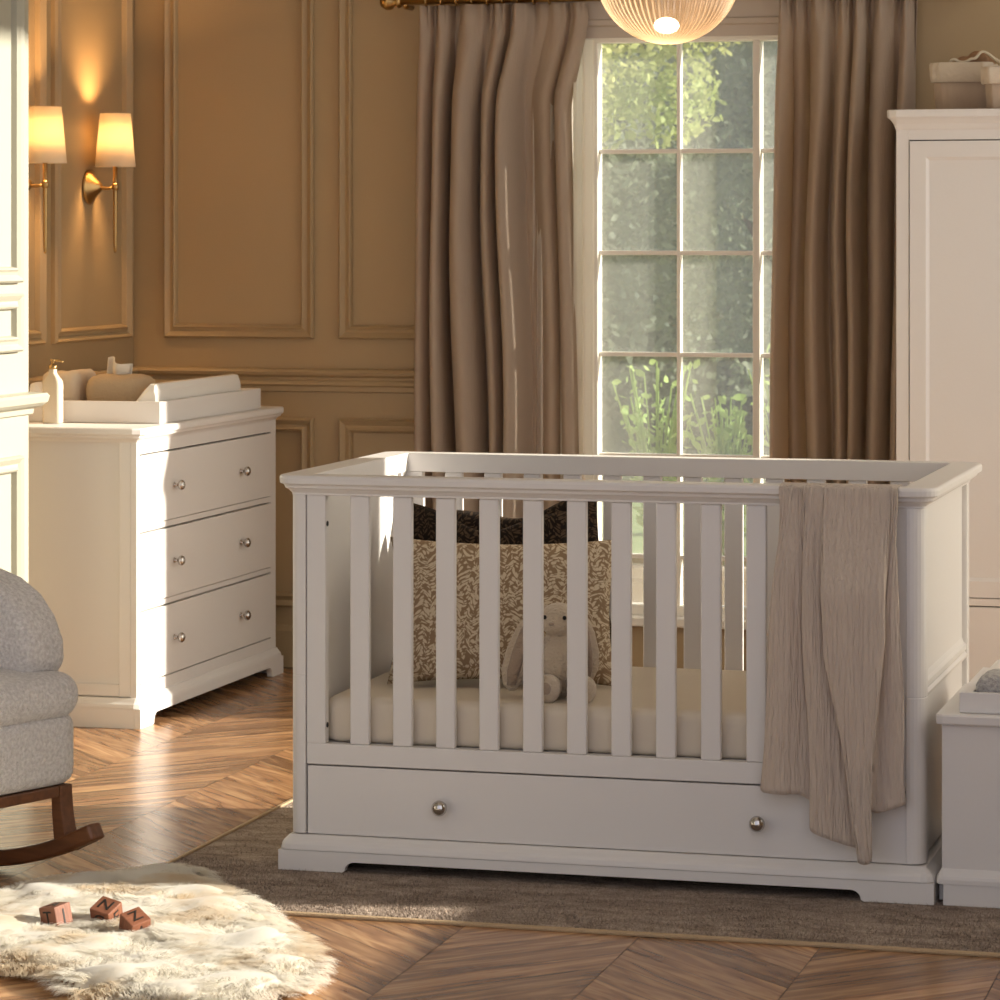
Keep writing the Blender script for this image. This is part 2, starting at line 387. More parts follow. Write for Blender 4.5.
rail('x', XL, YE, YB, [(0, 0), (.018, 0), (.018, .12), (.010, .135), (0, .14)], 1)
# projecting wall on the left with its mouldings
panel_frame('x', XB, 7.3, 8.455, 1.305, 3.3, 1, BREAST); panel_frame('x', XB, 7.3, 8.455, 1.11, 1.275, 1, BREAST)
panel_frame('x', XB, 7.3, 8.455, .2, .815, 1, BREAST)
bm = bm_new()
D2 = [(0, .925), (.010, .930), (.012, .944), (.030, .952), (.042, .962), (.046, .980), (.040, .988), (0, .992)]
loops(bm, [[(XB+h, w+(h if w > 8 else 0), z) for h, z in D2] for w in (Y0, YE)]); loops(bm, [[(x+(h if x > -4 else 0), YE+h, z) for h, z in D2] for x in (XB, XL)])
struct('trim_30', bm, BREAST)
# ------------------------------------------------------------------ window
YG = YB+.050
def window():
    f = thing('window_1', (0, YG, 0), None, None); del_keys = None
    tag(f, 'white sash window with small panes', kind='structure')
    posts = [(-2.545, -2.488), (-1.976, -1.952)]
    rows = [.395, .722, 1.052, 1.382, 1.712, WZ1-.012]
    bm = bm_new()
    box(bm, WX0, WX0+.03, YG-.03, YG+.03, WZ0, WZ1); box(bm, WX1-.03, WX1, YG-.03, YG+.03, WZ0, WZ1)
    box(bm, WX0+.03, WX1-.03, YG-.03, YG+.03, WZ1-.014, WZ1+.0)
    box(bm, WX0+.03, WX1-.03, YG-.035, YG+.03, WZ0, WZ0+.035)
    for a, b in posts: box(bm, a, b, YG-.03, YG+.03, WZ0+.035, WZ1-.014)
    fr = obj('window_frame', bm, TRIMW, f, bevel=.003)
    bm = bm_new()
    for z in rows[:-1]:
        for a, b in ((WX0+.03, -2.545), (-2.488, -1.976), (-1.952, WX1-.03)): box(bm, a, b, YG-.016, YG+.016, z-.007, z+.007)
    box(bm, -2.228, -2.216, YG-.018, YG+.018, WZ0+.035, WZ1-.014)
    box(bm, -1.70, -1.69, YG-.018, YG+.018, WZ0+.035, WZ1-.014)
    obj('glazing_bar', bm, TRIMW, f, bevel=.002)
    for a, b in ((WX0+.03, -2.545), (-2.488, -1.976), (-1.952, WX1-.03)):
        obj('window_pane', bx(a, b, YG-.002, YG+.002, WZ0+.035, WZ1-.014), GLASS, f)
    # reveal lining
    bm = bm_new(); e = .004
    box(bm, WX0-.0, WX0+e, YB-.002, YG-.03, WZ0, WZ1); box(bm, WX1-e, WX1, YB-.002, YG-.03, WZ0, WZ1)
    box(bm, WX0+e, WX1-e, YB-.002, YG-.03, WZ1-e, WZ1)
    obj('jamb_lining', bm, TRIMW, f)
    obj('window_sill', bx(WX0-.04, WX1+.04, YB-.05, YG-.03, WZ0-.028, WZ0+.002), TRIMW, f, bevel=.006)
    bm = bm_new()
    H = [(0, WZ1), (.016, WZ1), (.016, WZ1+.035), (.030, WZ1+.040), (.030, WZ1+.055), (.020, WZ1+.060), (.020, WZ1+.13), (.035, WZ1+.14), (.045, WZ1+.17), (.045, WZ1+.18), (0, WZ1+.18)]
    prism(bm, [(YB-h, z) for h, z in H], WX0-.09, WX1+.05, 'x')
    obj('architrave_head', bm, HEADT, f)
    bm = bm_new()
    for a, b in ((WX0-.08, WX0-.003), (WX1+.003, WX1+.05)): box(bm, a, b, YB-.018, YB, 0, WZ1)
    obj('architrave', bm, HEADT, f, bevel=.004)
window()
# low cushion standing on the sill is just visible between the slats
# ------------------------------------------------------------------ curtains
def curtain(name, tops, bots, label, lead):
    """tops/bots: (x0,x1); folds counted; pinch pleats at the head"""
    bm = bm_new(); NX, NZ = 260, 46; nf = 6.2 if lead else 6.6
    V = []
    zt, zb = 2.190, .02
    ph = random.random()*6
    for j in range(NZ+1):
        t = j/NZ; tt = t**.8
        z = zt + (zb-zt)*t
        x0 = tops[0]+(bots[0]-tops[0])*min(1, t*1.8); x1 = tops[1]+(bots[1]-tops[1])*min(1, t*1.8)
        if lead: x1 -= .085*min(1, max(0, (t-.03)*9))*(1-.5*min(1, t*1.2))
        row = []
        for i in range(NX+1):
            s = i/NX
            w = s*nf*2*PI + ph + 1.25*math.sin(2.3*s*2*PI+ph) + .25*math.sin(2.2*t+5*s)
            amp = .020 + .040*min(1, t*5)
            pinch = math.exp(-((t-.045)/.03)**2)
            y = math.sin(w)
            y = math.copysign(abs(y)**.7, y)*amp*(1-.25*pinch)*(1+.45*math.sin(s*17+ph*2)) + .014*math.sin(2*w+1.3)*min(1, t*4)
            y += .006*math.sin(9*s+7*t)
            x = x0+(x1-x0)*s + .012*math.cos(w)*min(1, t*6+.2) + .010*math.sin(3*t*PI+s*4)*min(1, t*3)*(s*(1-s)*4)
            if t < .04: y -= .008*math.cos(w*3)
            if lead: q = max(0, min(1, (s-.58)/.22))
            else: q = max(0, 1-abs(s-.17)/.15)**.7
            y = y*(1-.45*q) + (.077 if lead else .085)*q*q*(3-2*q)*min(1, t*6); y = min(y, .098)
            row.append(bm.verts.new((x, 10.118+y, z)))
        V.append(row)
    for j in range(NZ):
        for i in range(NX): bm.faces.new((V[j][i], V[j][i+1], V[j+1][i+1], V[j+1][i]))
    o = obj(name, bm, CURT, smooth=True); sd = o.modifiers.new('s', 'SOLIDIFY'); sd.thickness = .0025
    tag(o, label, 'curtain'); return o
curtain('curtain', (-3.055, -2.505), (-3.06, -2.50), 'brown linen curtain left of the window, gathered in pleats', 1)
curtain('curtain', (-1.865, -1.43), (-1.885, -1.462), 'brown linen curtain right of the window beside the wardrobe', 0)
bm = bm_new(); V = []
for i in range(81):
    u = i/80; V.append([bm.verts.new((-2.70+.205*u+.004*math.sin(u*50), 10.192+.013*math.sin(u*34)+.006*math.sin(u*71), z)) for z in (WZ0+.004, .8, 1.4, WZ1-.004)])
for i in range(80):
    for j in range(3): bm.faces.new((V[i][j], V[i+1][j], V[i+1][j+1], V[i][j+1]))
VOILE = translucent('voile', (.92, .90, .84), .55, tcol=(.97, .93, .82))  # pale strip added to imitate the sunlit edge of the brown curtain
tag(obj('sun_edge_voile', bm, VOILE, smooth=True), 'narrow pale voile added to imitate the sun glow on the inner edge of the left brown curtain', 'curtain')
t = thing('curtain_rod', (-2.25, 10.118, 2.21), 'dark metal curtain rod above the window', 'curtain rod')
bm = bm_new(); tube(bm, [(-3.125, 10.118, 2.207), (-1.32, 10.118, 2.207)], .013, 14); obj('pole', bm, BRASS, t, smooth=True)
for sx, x in ((-1, -3.125), (1, -1.32)):
    bm = bm_new(); lathe(bm, [(0, 0), (.02, .002*sx), (.024, .012*sx), (.014, .02*sx), (.028, .035*sx), (.03, .05*sx), (.018, .07*sx), (0, .074*sx)], x, 10.118, 2.207, 18, 'x'); obj('finial', bm, BRASS, t, smooth=True)
    bm = bm_new(); tube(bm, [(x-.01*sx, 10.118, 2.20), (x-.01*sx, 10.13, 2.19), (x-.01*sx, YB, 2.19)], .009, 10); obj('bracket', bm, BRASS, t, smooth=True)
for k in range(9):
    for base in (-3.04, -1.85):
        x = base + k*.052
        bm = bm_new(); n = 20
        L = [[(x+.003*math.cos(b), 10.118+(.0185+.003*math.sin(b))*math.cos(a), 2.207+(.0185+.003*math.sin(b))*math.sin(a)) for b in [2*PI*q/6 for q in range(6)]] for a in [2*PI*p/n for p in range(n)]]
        loops(bm, L, close=True); obj('ring', bm, BRASS, t, smooth=True)
# ------------------------------------------------------------------ knob
def knob(parent, x, y, z, axis, s=1, name='knob'):
    bm = bm_new()
    P = [(.007, 0), (.009, .001), (.006, .004), (.0045, .010), (.006, .014), (.0125, .017), (.0155, .022), (.0155, .026), (.012, .031), (.006, .034), (0, .035)]
    if axis == 'x': lathe(bm, [(r*s, q*s) for r, q in P], x, y, z, 24, 'x')
    else: lathe(bm, [(r*s, -q*s) for r, q in P], x, y, z, 24, 'y')
    o = obj(name, bm, CHROME, parent, smooth=True); tag(o, 'polished chrome knob'); return o
# ------------------------------------------------------------------ cot
CX0, CX1, CY0, CY1 = -2.404, -.964, 6.93, 7.72
def cot():
    t = thing('cot', (-1.68, 7.32, 0), 'white wooden slatted cot standing on the rug with a drawer below', 'cot')
    W = WHITE
    # top rim (cap moulding), one hollow ring
    bm = bm_new()
    ring(bm, (CX0, CX1, CY0, CY1), (CX0+.045, CX1-.045, CY0+.03, CY1-.03),
         [(0, .847), (0, .852), (.004, .855), (.009, .860), (.016, .863), (.018, .869), (.021, .872), (.028, .874), (.029, .886), (.027, .891), (.023, .893)],
         [(0, .893), (0, .847)], r=.014, ri=.003, n=6)
    obj('top_rim', bm, W, t, bevel=.0015)
    # corner posts, rounded outside corner
    def post(x0, x1, y0, y1, cx, cy):
        bm = bm_new(); r = .032
        pts = rrect(x0, x1, y0, y1, .0025, 5)
        # rounded outer corner replaced
        out = []
        for (sx, sy), a0 in (((1, -1), -90), ((1, 1), 0), ((-1, 1), 90), ((-1, -1), 180)):
            rr = (r if cx > 0 else .022) if (sx == cx and sy == cy) else .0025
            ax = x1-rr if sx > 0 else x0+rr; ay = y1-rr if sy > 0 else y0+rr
            for k in range(7): a = R(a0+15*k); out.append((ax+rr*math.cos(a), ay+rr*math.sin(a)))
        g = .0012
        def ins(e): 
            mx, my = (x0+x1)/2, (y0+y1)/2
            return [(mx+(p-mx)*(1-e), my+(q-my)*(1-e)) for p, q in out]
        loops(bm, [[(p, q, .082) for p, q in out], [(p, q, .437) for p, q in out], [(p, q, .439) for p, q in ins(.04)], [(p, q, .441) for p, q in out], [(p, q, .847) for p, q in out]])
        return obj('corner_post', bm, W, t)
    post(CX0, CX0+.036, CY0-.002, CY0+.05, -1, -1); post(CX1-.041, CX1, CY0-.002, CY0+.05, 1, -1)
    post(CX0, CX0+.041, CY1-.07, CY1, -1, 1); post(CX1-.041, CX1, CY1-.07, CY1, 1, 1)
    # front and back sides
    for y0, y1, nm in ((CY0+.003, CY0+.028, 'front'), (CY1-.028, CY1-.003, 'back')):
        ym = (y0+y1)/2
        top = .836 if nm == 'front' else .836
        for a, b in ((-2.3565, -2.331), (-1.025, -.9995)):
            pass
        obj('side_stile', bx(-2.3665, -2.322, y0, y1, .285, .847), W, t, bevel=.002)
        obj('side_stile', bx(-1.034, -.9995, y0, y1, .285, .847), W, t, bevel=.002)
        obj('lower_rail', bx(-2.3665, -.9995, y0, y1, .238, .285), W, t, bevel=.002)
        if nm == 'back':
            obj('back_board', bx(-2.3665, -.9995, y0, y1, .08, .236), W, t, bevel=.002)
        for k in range(12):
            x = -2.2425 + k*.1010
            obj('slat', bx(x-.0225, x+.0225, ym-.009, ym+.009, .285, .847), W, t, bevel=.004, seg=3)
    # end panels with frame and lower moulding
    for sx, xa in ((-1, CX0), (1, CX1)):
        xi = xa - sx*.012; xo = xa - sx*.032
        obj('end_panel', bx(min(xi, xo), max(xi, xo), CY0+.05, CY1-.07, .085, .847), W, t)
        bm = bm_new()
        prof = [(0, .437), (.010, .437), (.012, .445), (.007, .452), (.010, .458), (.010, .468), (.004, .474), (0, .485)]
        loops(bm, [[(xi+sx*h, w, z) for h, z in prof] for w in (CY0+.05, CY1-.07)])
        obj('end_moulding', bm, W, t)
    # mattress deck, drawer
    obj('mattress_base', bx(-2.35, -1.006, CY0+.03, CY1-.03, .262, .283), W, t)
    d = obj('drawer', bx(-2.3645, -1.0015, CY0+.004, CY0+.024, .0805, .2345), W, t, bevel=.0015)
    obj('drawer_box', bx(-2.33, -1.03, CY0+.026, CY1-.06, .10, .22), DARKGAP, t)
    for x in (-2.046, -1.326): knob(d, x, CY0+.004, .156, 'y', 1.12)
    # plinth: moulded band and board with cut-out
    bm = bm_new()
    ring(bm, (CX0, CX1, CY0, CY1), (CX0+.03, CX1-.03, CY0+.04, CY1-.03),
         [(-.002, .079), (.003, .078), (.009, .072), (.017, .065), (.021, .059), (.023, .050), (.023, .0472)],
         [(0, .0472), (0, .079)], r=.006, ri=.003, n=3)
    obj('plinth_moulding', bm, W, t)
    for y in (CY0-.0215, CY1+.0015):
        bm = bm_new(); x0, x1 = CX0-.0225, CX1+.0225; a = .152
        P = [(x0, 0), (x0+a, 0)]
        for k in range(7): q = k/6*PI/2; P.append((x0+a+.006+.022*(1-math.cos(q)), .004+.020*math.sin(q)))
        for k in range(7): q = (1-k/6)*PI/2; P.append((x1-a-.006-.022*(1-math.cos(q)), .004+.020*math.sin(q)))
        P += [(x1-a, 0), (x1, 0), (x1, .046), (x0, .046)]
        prism(bm, P, y, y+.02, 'y'); obj('plinth_board', bm, W, t, bevel=.001)
    for x in (CX0-.0225, CX1+.0025): obj('plinth_board', bx(x, x+.02, CY0, CY1, 0, .046), W, t, bevel=.001)
    t.location.z = .004
    # screw holes
    for z in (.786, .33):
        bm = bm_new(); lathe(bm, [(.006, 0), (.006, .002), (.003, .002), (0, .001)], -2.3222, CY0+.016, z, 14, 'x'); obj('bolt_hole', bm, BLACK, t)
    return t
cot()
# mattress
bm = bm_new(); x0, x1, y0, y1 = -2.345, -1.012, CY0+.036, CY1-.036
L = []
for o, z in ((-.012, .2885), (-.003, .294), (0, .305), (0, .362), (-.004, .376), (-.014, .386), (-.03, .390)):
    L.append([(x, y, z) for x, y in rrect(x0-o, x1+o, y0-o, y1+o, .04, 6)])
loops(bm, L); m_ = obj('mattress', bm, SHEET, smooth=False, bevel=.004); tag(m_, 'beige sheeted mattress lying in the cot', 'mattress')
m_.data.polygons.foreach_set('use_smooth', [len(p.vertices) < 10 for p in m_.data.polygons])
# pillows
def pillow(name, w, h, d, loc, rot, m, label, corner=.06, dip=0):
    bm = bm_new(); N = 28; V = {}
    for side in (1, -1):
        for i in range(N+1):
            for j in range(N+1):
                u, v = i/N*2-1, j/N*2-1
                if side == -1 and (abs(u) == 1 or abs(v) == 1): V[side, i, j] = V[1, i, j]; continue
                pinch = 1-.075*(1-abs(v)**2)*abs(u)**3*1.0
                pz = 1-.09*(1-abs(u)**2)*abs(v)**3
                x = u*w/2*pinch; z = v*h/2*pz
                if dip and v > 0: z -= dip*v*math.exp(-(u/.45)**2)
                th = d/2*((1-u**4)*(1-v**4))**.55
                th *= 1+.10*noise.noise(Vector((u*2.3, v*2.3, side+loc[0]*5)))
                V[side, i, j] = bm.verts.new((x, side*th, z))
    for side in (1, -1):
        for i in range(N):
            for j in range(N): bm.faces.new((V[side, i, j], V[side, i+1, j], V[side, i+1, j+1], V[side, i, j+1]))
    o = obj(name, bm, m, smooth=True)
    o.location = loc; o.rotation_euler = rot; tag(o, label, 'pillow'); return o
pillow('cushion', .41, .40, .10, (-2.095, 7.43, .594), (R(-10), R(3), R(10)), DARKP, 'dark brown leaf patterned cushion leaning in the left end of the cot', dip=.045)
pillow('cushion', .38, .40, .10, (-2.008, 7.565, .603), (R(-8), R(-9), R(4)), DARKP, 'dark brown cushion tilted behind the beige one, further right', dip=.03)
pillow('cushion', .535, .345, .11, (-1.995, 7.262, .562), (R(-14), R(.5), R(14)), LEAFP, 'wide beige leaf patterned cushion in front of two dark ones')
# plush rabbit
def rabbit():
    bx_, by_, bz_ = -1.822, 7.115, .3895
    bm = bm_new()
    # body as one continuous skin: torso, head, arms, legs and ears
    def E(c, r, M=None): ellipsoid(bm, (bx_+c[0], by_+c[1], bz_+c[2]), r, M)
    t = thing('toy_rabbit', (bx_, by_, bz_), 'beige plush rabbit with long ears sitting against the beige cushion', 'soft toy')
    E((0, 0, .060), (.052, .046, .060)); E((0, .004, .10), (.038, .034, .045))
    E((0, -.008, .160), (.040, .038, .036)); E((-.004, -.034, .150), (.024, .022, .019))
    rm = None
    o = obj('body', bm, BUNNY, t)
    r_ = o.modifiers.new('r', 'REMESH'); r_.mode = 'VOXEL'; r_.voxel_size = .004; r_.use_smooth_shade = True
    s_ = o.modifiers.new('sm', 'SMOOTH'); s_.iterations = 4
    for s in (-1, 1):
        bm = bm_new(); tube(bm, [(bx_+s*.030, by_-.01, bz_+.115), (bx_+s*.055, by_-.025, bz_+.085), (bx_+s*.050, by_-.05, bz_+.055), (bx_+s*.042, by_-.062, bz_+.035)], [.014, .018, .019, .012], 12)
        obj('arm', bm, BUNNY, t, smooth=True, sub=1)
        bm = bm_new(); fx = bx_ + (-.002 if s < 0 else .073)
        tube(bm, [(bx_+s*.03, by_, bz_+.03), (fx, by_-.05, bz_+.026), (fx, by_-.088, bz_+.026)], [.026, .025, .022], 12)
        lg = obj('leg', bm, BUNNY, t, smooth=True, sub=1)
        bm = bm_new(); ellipsoid(bm, (fx, by_-.098, bz_+.029), (.027, .018, .030)); obj('foot', bm, BUNNY, lg, smooth=True)
        bm = bm_new(); ellipsoid(bm, (fx, by_-.1145, bz_+.030), (.011, .003, .013)); obj('foot_pad', bm, BUNNYP, lg, smooth=True)
        # ears hang down beside the head
        bm = bm_new(); L = []
        if s < 0: pts = [(-.022, .005, .188, .010), (-.045, 0, .175, .016), (-.066, -.012, .140, .023), (-.080, -.02, .095, .028), (-.090, -.026, .055, .027), (-.094, -.028, .025, .018), (-.095, -.028, .012, .004)]
        else: pts = [(.022, .005, .188, .010), (.040, .008, .172, .016), (.052, .012, .135, .022), (.058, .012, .095, .025), (.060, .010, .060, .022), (.060, .010, .035, .010), (.060, .010, .028, .003)]
        for dx, dy, dz, w in pts:
            L.append([(bx_+dx+w*math.cos(a), by_+dy+.009*math.sin(a)*min(1, w/.015) - .006*math.cos(a)*s, bz_+dz) for a in [2*PI*k/16 for k in range(16)]])
        loops(bm, L); ear = obj('ear', bm, BUNNY, t, smooth=True)
        bm = bm_new(); L = []
        for dx, dy, dz, w in pts[1:-1]:
            L.append([(bx_+dx+w*.5*math.cos(a), by_+dy-.0085+.004*math.sin(a) - .003*math.cos(a)*s, bz_+dz) for a in [2*PI*k/12 for k in range(12)]])
        loops(bm, L); obj('inner_ear', bm, BUNNYP, ear, smooth=True)
        bm = bm_new(); ellipsoid(bm, (bx_+s*.021, by_-.044, bz_+.168), (.0042, .003, .0045), seg=12, ring_=8); obj('eye', bm, BLACK, t, smooth=True)
    t.scale = (1.1, 1.0, 1.1)
    bm = bm_new(); ellipsoid(bm, (bx_-.004, by_-.056, bz_+.156), (.006, .004, .004), seg=12, ring_=8); obj('nose', bm, BUNNYP, t, smooth=True)
rabbit()
# ------------------------------------------------------------------ muslin blanket
def blanket():
    bm = bm_new(); yF = CY0-.032; yT = CY0
    # columns: (x_top, x_mid, x_bot, depth_mid, depth_bot, z_bot)
    C = [(-1.274, -1.290, -1.314, .006, .008, .247), (-1.262, -1.280, -1.300, .020, .024, .240), (-1.245, -1.258, -1.262, .024, .030, .238), (-1.228, -1.230, -1.228, .012, .014, .236),
         (-1.226, -1.218, -1.196, .002, .002, .205), (-1.222, -1.214, -1.200, .024, .022, .165), (-1.206, -1.196, -1.165, .030, .026, .148), (-1.180, -1.175, -1.120, .018, .018, .132), (-1.165, -1.150, -1.082, .006, .008, .120),
         (-1.178, -1.166, -1.088, .034, .034, .112), (-1.182, -1.160, -1.088, .056, .058, .106), (-1.166, -1.138, -1.080, .060, .062, .102), (-1.130, -1.105, -1.072, .058, .058, .106), (-1.100, -1.085, -1.068, .052, .052, .120),
         (-1.070, -1.060, -1.072, .046, .044, .150), (-1.040, -1.045, -1.078, .036, .034, .200), (-1.030, -1.050, -1.080, .020, .022, .210), (-1.034, -1.050, -1.060, .008, .012, .205), (-1.026, -1.028, -1.022, .014, .016, .216), (-1.018, -1.014, -.996, .006, .010, .226)]
    def cat(a, b, c, d, t): return .5*((2*b)+(-a+c)*t+(2*a-5*b+4*c-d)*t*t+(-a+3*b-3*c+d)*t**3)
    cols = []; S = 7
    for i in range(len(C)-1):
        q = [C[max(i-1, 0)], C[i], C[i+1], C[min(i+2, len(C)-1)]]
        for k in range(S): cols.append([cat(q[0][m], q[1][m], q[2][m], q[3][m], k/S) for m in range(6)])
    cols.append(list(C[-1]))
    NZ = 60; V = []
    zt = .896
    for ci, (xt, xm, xb, dm, db, zb) in enumerate(cols):
        col = []
        # back flap inside the cot, over the rim, then down the front
        pre = [(CY0+.060, .70), (CY0+.058, .76), (CY0+.050, .84), (CY0+.040, .889), (CY0+.032, zt+.001), (CY0+.010, zt+.003), (CY0-.018, zt+.002)]
        for k, (y, z) in enumerate(pre):
            col.append(bm.verts.new((xt, y - (.004*math.sin(ci*.4) if k < 3 else 0), z)))
        for j in range(NZ+1):
            t = j/NZ; z = zt-.004+(zb-zt)*t
            if t < .45: f = t/.45; f = f*f*(3-2*f); x = xt+(xm-xt)*f; d = .003+(dm-.003)*min(1, f*1.5)
            else: f = (t-.45)/.55; x = xm+(xb-xm)*f; d = dm+(db-dm)*f
            x += .0035*math.sin(t*9+ci*.21)
            y = yF-.002 - d - .0012*math.sin(ci*1.7+t*14)
            if z < .84: y += .0
            col.append(bm.verts.new((x, y, z)))
        V.append(col)
    for i in range(len(V)-1):
        for j in range(len(V[0])-1): bm.faces.new((V[i][j], V[i+1][j], V[i+1][j+1], V[i][j+1]))
    o = obj('blanket', bm, MUSLIN, smooth=True); s = o.modifiers.new('s', 'SOLIDIFY'); s.thickness = .0025; s.offset = 1
    tag(o, 'taupe crinkled muslin blanket draped over the front rail of the cot', 'blanket')
blanket()
# ------------------------------------------------------------------ chest of drawers
def dresser():
    X0, X1, Y0_, Y1_ = -4.055, -3.527, 8.80, 10.02
    t = thing('chest_of_drawers', (-3.79, 9.39, 0), 'white chest of three drawers against the left wall', 'chest of drawers')
    obj('body', bx(X0, X1-.02, Y0_+.012, Y1_-.0, .06, .835), WHITE, t)
    # side frame on the camera side
    bm = bm_new(); box(bm, X0, X0+.05, Y0_, Y0_+.012, .09, .835); box(bm, X1-.055, X1-.02, Y0_, Y0_+.012, .09, .835); box(bm, X0+.05, X1-.055, Y0_, Y0_+.012, .09, .125)
    obj('side_frame', bm, WHITE, t, bevel=.002)
    bm = bm_new(); r0 = Y0_
    box(bm, X1-.02, X1, r0, r0+.022, .085, .835); box(bm, X1-.02, X1, 9.972, Y1_, .085, .835)
    for z0, z1 in ((.797, .835), (.568, .586), (.338, .354), (.0855, .122)): box(bm, X1-.02, X1, r0+.022, 9.972, z0, z1)
    obj('front_frame', bm, WHITE, t, bevel=.0015)
    for (z0, z1), kz in zip(((.588, .792), (.356, .563), (.126, .333)), (.689, .462, .231)):
        d = obj('drawer', bx(X1-.018, X1+.002, r0+.025, 9.969, z0, z1), WHITE, t, bevel=.0015)
        for y in (9.095, 9.675): knob(d, X1+.002, y, kz, 'x', 1.0)
    obj('gap_shadow', bx(X1-.0215, X1-.0185, r0+.02, 9.974, .12, .80), DARKGAP, t)
    bm = bm_new()
    stack(bm, X0, X1, Y0_, Y1_, [(0, .833), (.003, .838), (.010, .844), (.018, .847), (.020, .853), (.026, .856), (.028, .860), (.028, .872), (.025, .876)], r=.004, n=2)
    obj('top', bm, WHITE, t)
    bm = bm_new()
    ring(bm, (X0, X1, Y0_, Y1_), (X0+.03, X1-.03, Y0_+.03, Y1_-.03), [(0, .087), (.005, .086), (.012, .076), (.018, .070), (.020, .062), (.020, .058)], [(0, .058), (0, .087)], r=.003, ri=.002, n=2)
    obj('plinth_moulding', bm, WHITE, t)
    # front plinth board with cut-out (faces +x)
    bm = bm_new(); a = .10; y0, y1 = Y0_-.0195, Y1_+.0195
    P = [(y0, 0), (y0+a, 0)]
    for k in range(7): q = k/6*PI/2; P.append((y0+a+.008+.03*(1-math.cos(q)), .004+.030*math.sin(q)))
    for k in range(7): q = (1-k/6)*PI/2; P.append((y1-a-.008-.03*(1-math.cos(q)), .004+.030*math.sin(q)))
    P += [(y1-a, 0), (y1, 0), (y1, .058), (y0, .058)]
    prism(bm, P, X1+.0, X1+.0195, 'x'); obj('plinth_board', bm, WHITE, t, bevel=.001)
    for y in (y0, y1-.02): obj('plinth_board', bx(X0, X1, y, y+.02, 0, .058), WHITE, t, bevel=.001)
dresser()
# changing tray on the chest
TZ = .8765
bm = bm_new()
box(bm, -4.0, -3.537, 9.01, 9.026, TZ, .942); box(bm, -4.0, -3.537, 9.885, 9.901, TZ, .942)
box(bm, -3.553, -3.537, 9.026, 9.885, TZ, .942); box(bm, -4.0, -3.984, 9.026, 9.885, TZ, .942); box(bm, -3.984, -3.553, 9.026, 9.885, TZ, TZ+.01)
tr = obj('changing_tray', bm, WHITE, bevel=.002); tag(tr, 'white open changing tray on top of the chest of drawers', 'tray')
# wipe-clean mat with raised sides inside the tray
bm = bm_new()
prof = [(-3.975, .889), (-3.562, .889), (-3.560, .975), (-3.566, .992), (-3.582, .994), (-3.600, .975), (-3.64, .925), (-3.68, .905), (-3.86, .905), (-3.90, .925), (-3.94, .975), (-3.955, .994), (-3.970, .990)]
L = []
for y, s in ((9.035, .80), (9.042, .97), (9.05, 1), (9.76, 1), (9.770, .97), (9.777, .80)):
    L.append([(-3.78+(x+3.78)*(1 if s == 1 else .995), y, .889+(z-.889)*s) for x, z in prof])
loops(bm, L); mt = obj('changing_mat', bm, MATW, bevel=.006, seg=3, smooth=False); tag(mt, 'white changing mat with raised sides in the tray', 'changing mat')
# pouch with tissues
t = thing('tissue_holder', (-3.715, 9.15, .906), 'soft beige linen tissue holder with a white tissue sticking out', 'tissue holder')
bm = bm_new(); L = []
for k, q in ((.70, 0), (.86, .010), (.96, .030), (1.0, .058), (.99, .076), (.93, .092), (.80, .104), (.60, .110), (.3, .112)):
    L.append([(x+.006*noise.noise(Vector((x*20, y*20, q*20))), y, .9065+q+.005*noise.noise(Vector((x*15, y*15, 1)))*k) for x, y in rrect(-3.722-.098*k, -3.722+.098*k, 9.16-.085*k, 9.16+.085*k, .05*k, 8)])
loops(bm, L)
obj('pouch', bm, POUCH, t, smooth=True)
bm = bm_new(); V = []
for i in range(13):
    row = []
    for j in range(9):
        u, v = i/12, j/8
        row.append(bm.verts.new((-3.762+u*.080, 9.14+.014*math.sin(u*9)+.016*v*math.sin(u*6+1), 1.012+v*(.052+.006*math.sin(u*7+.6)-.022*u**2))))
    V.append(row)
for i in range(12):
    for j in range(8): bm.faces.new((V[i][j], V[i+1][j], V[i+1][j+1], V[i][j+1]))
o = obj('tissue', bm, TISSUE, t, smooth=True); s = o.modifiers.new('s', 'SOLIDIFY'); s.thickness = .004
tag(o, 'white folded tissue')
# second, paler bundle at the left end of the tray
bm = bm_new(); L = []
for k, q in ((.8, 0), (.95, .012), (1.0, .04), (1.0, .08), (.95, .105), (.8, .116), (.4, .118)):
    L.append([(x, y, .9065+q+.006*math.sin(x*55)) for x, y in rrect(-3.895-.062*k, -3.895+.062*k, 9.17-.09*k, 9.17+.09*k, .03*k, 6)])
loops(bm, L)
fc = obj('folded_cloth', bm, BASKRIM, smooth=True); tag(fc, 'pale rounded cloth bundle in the tray behind the dispenser bottle', 'cloth')
# lotion bottle
bxp, byp = -3.858, 8.955
t = thing('dispenser_bottle', (bxp, byp, TZ), 'cream pump bottle on the near edge of the chest of drawers', 'bottle')
bm = bm_new(); L = []
for s, z in ((.92, 0), (1, .004), (1, .118), (.93, .128), (.62, .140), (.42, .148), (.36, .152), (.36, .162)):
    w, d = .029*s, (.020*s if s > .5 else .032*s)
    L.append([(x, y, TZ+z) for x, y in rrect(bxp-w, bxp+w, byp-d, byp+d, min(w, d)*.6, 5)])
loops(bm, L); obj('bottle_body', bm, CERAM, t, smooth=True, bevel=.001)
bm = bm_new(); lathe(bm, [(.012, 0), (.013, .003), (.013, .012), (.005, .014), (.005, .022), (.008, .023), (.008, .029), (0, .030)], bxp, byp, TZ+.162, 18)
tube(bm, [(bxp, byp, TZ+.187), (bxp+.02, byp, TZ+.188), (bxp+.034, byp, TZ+.183)], .0035, 8); obj('pump', bm, BRASS, t, smooth=True)
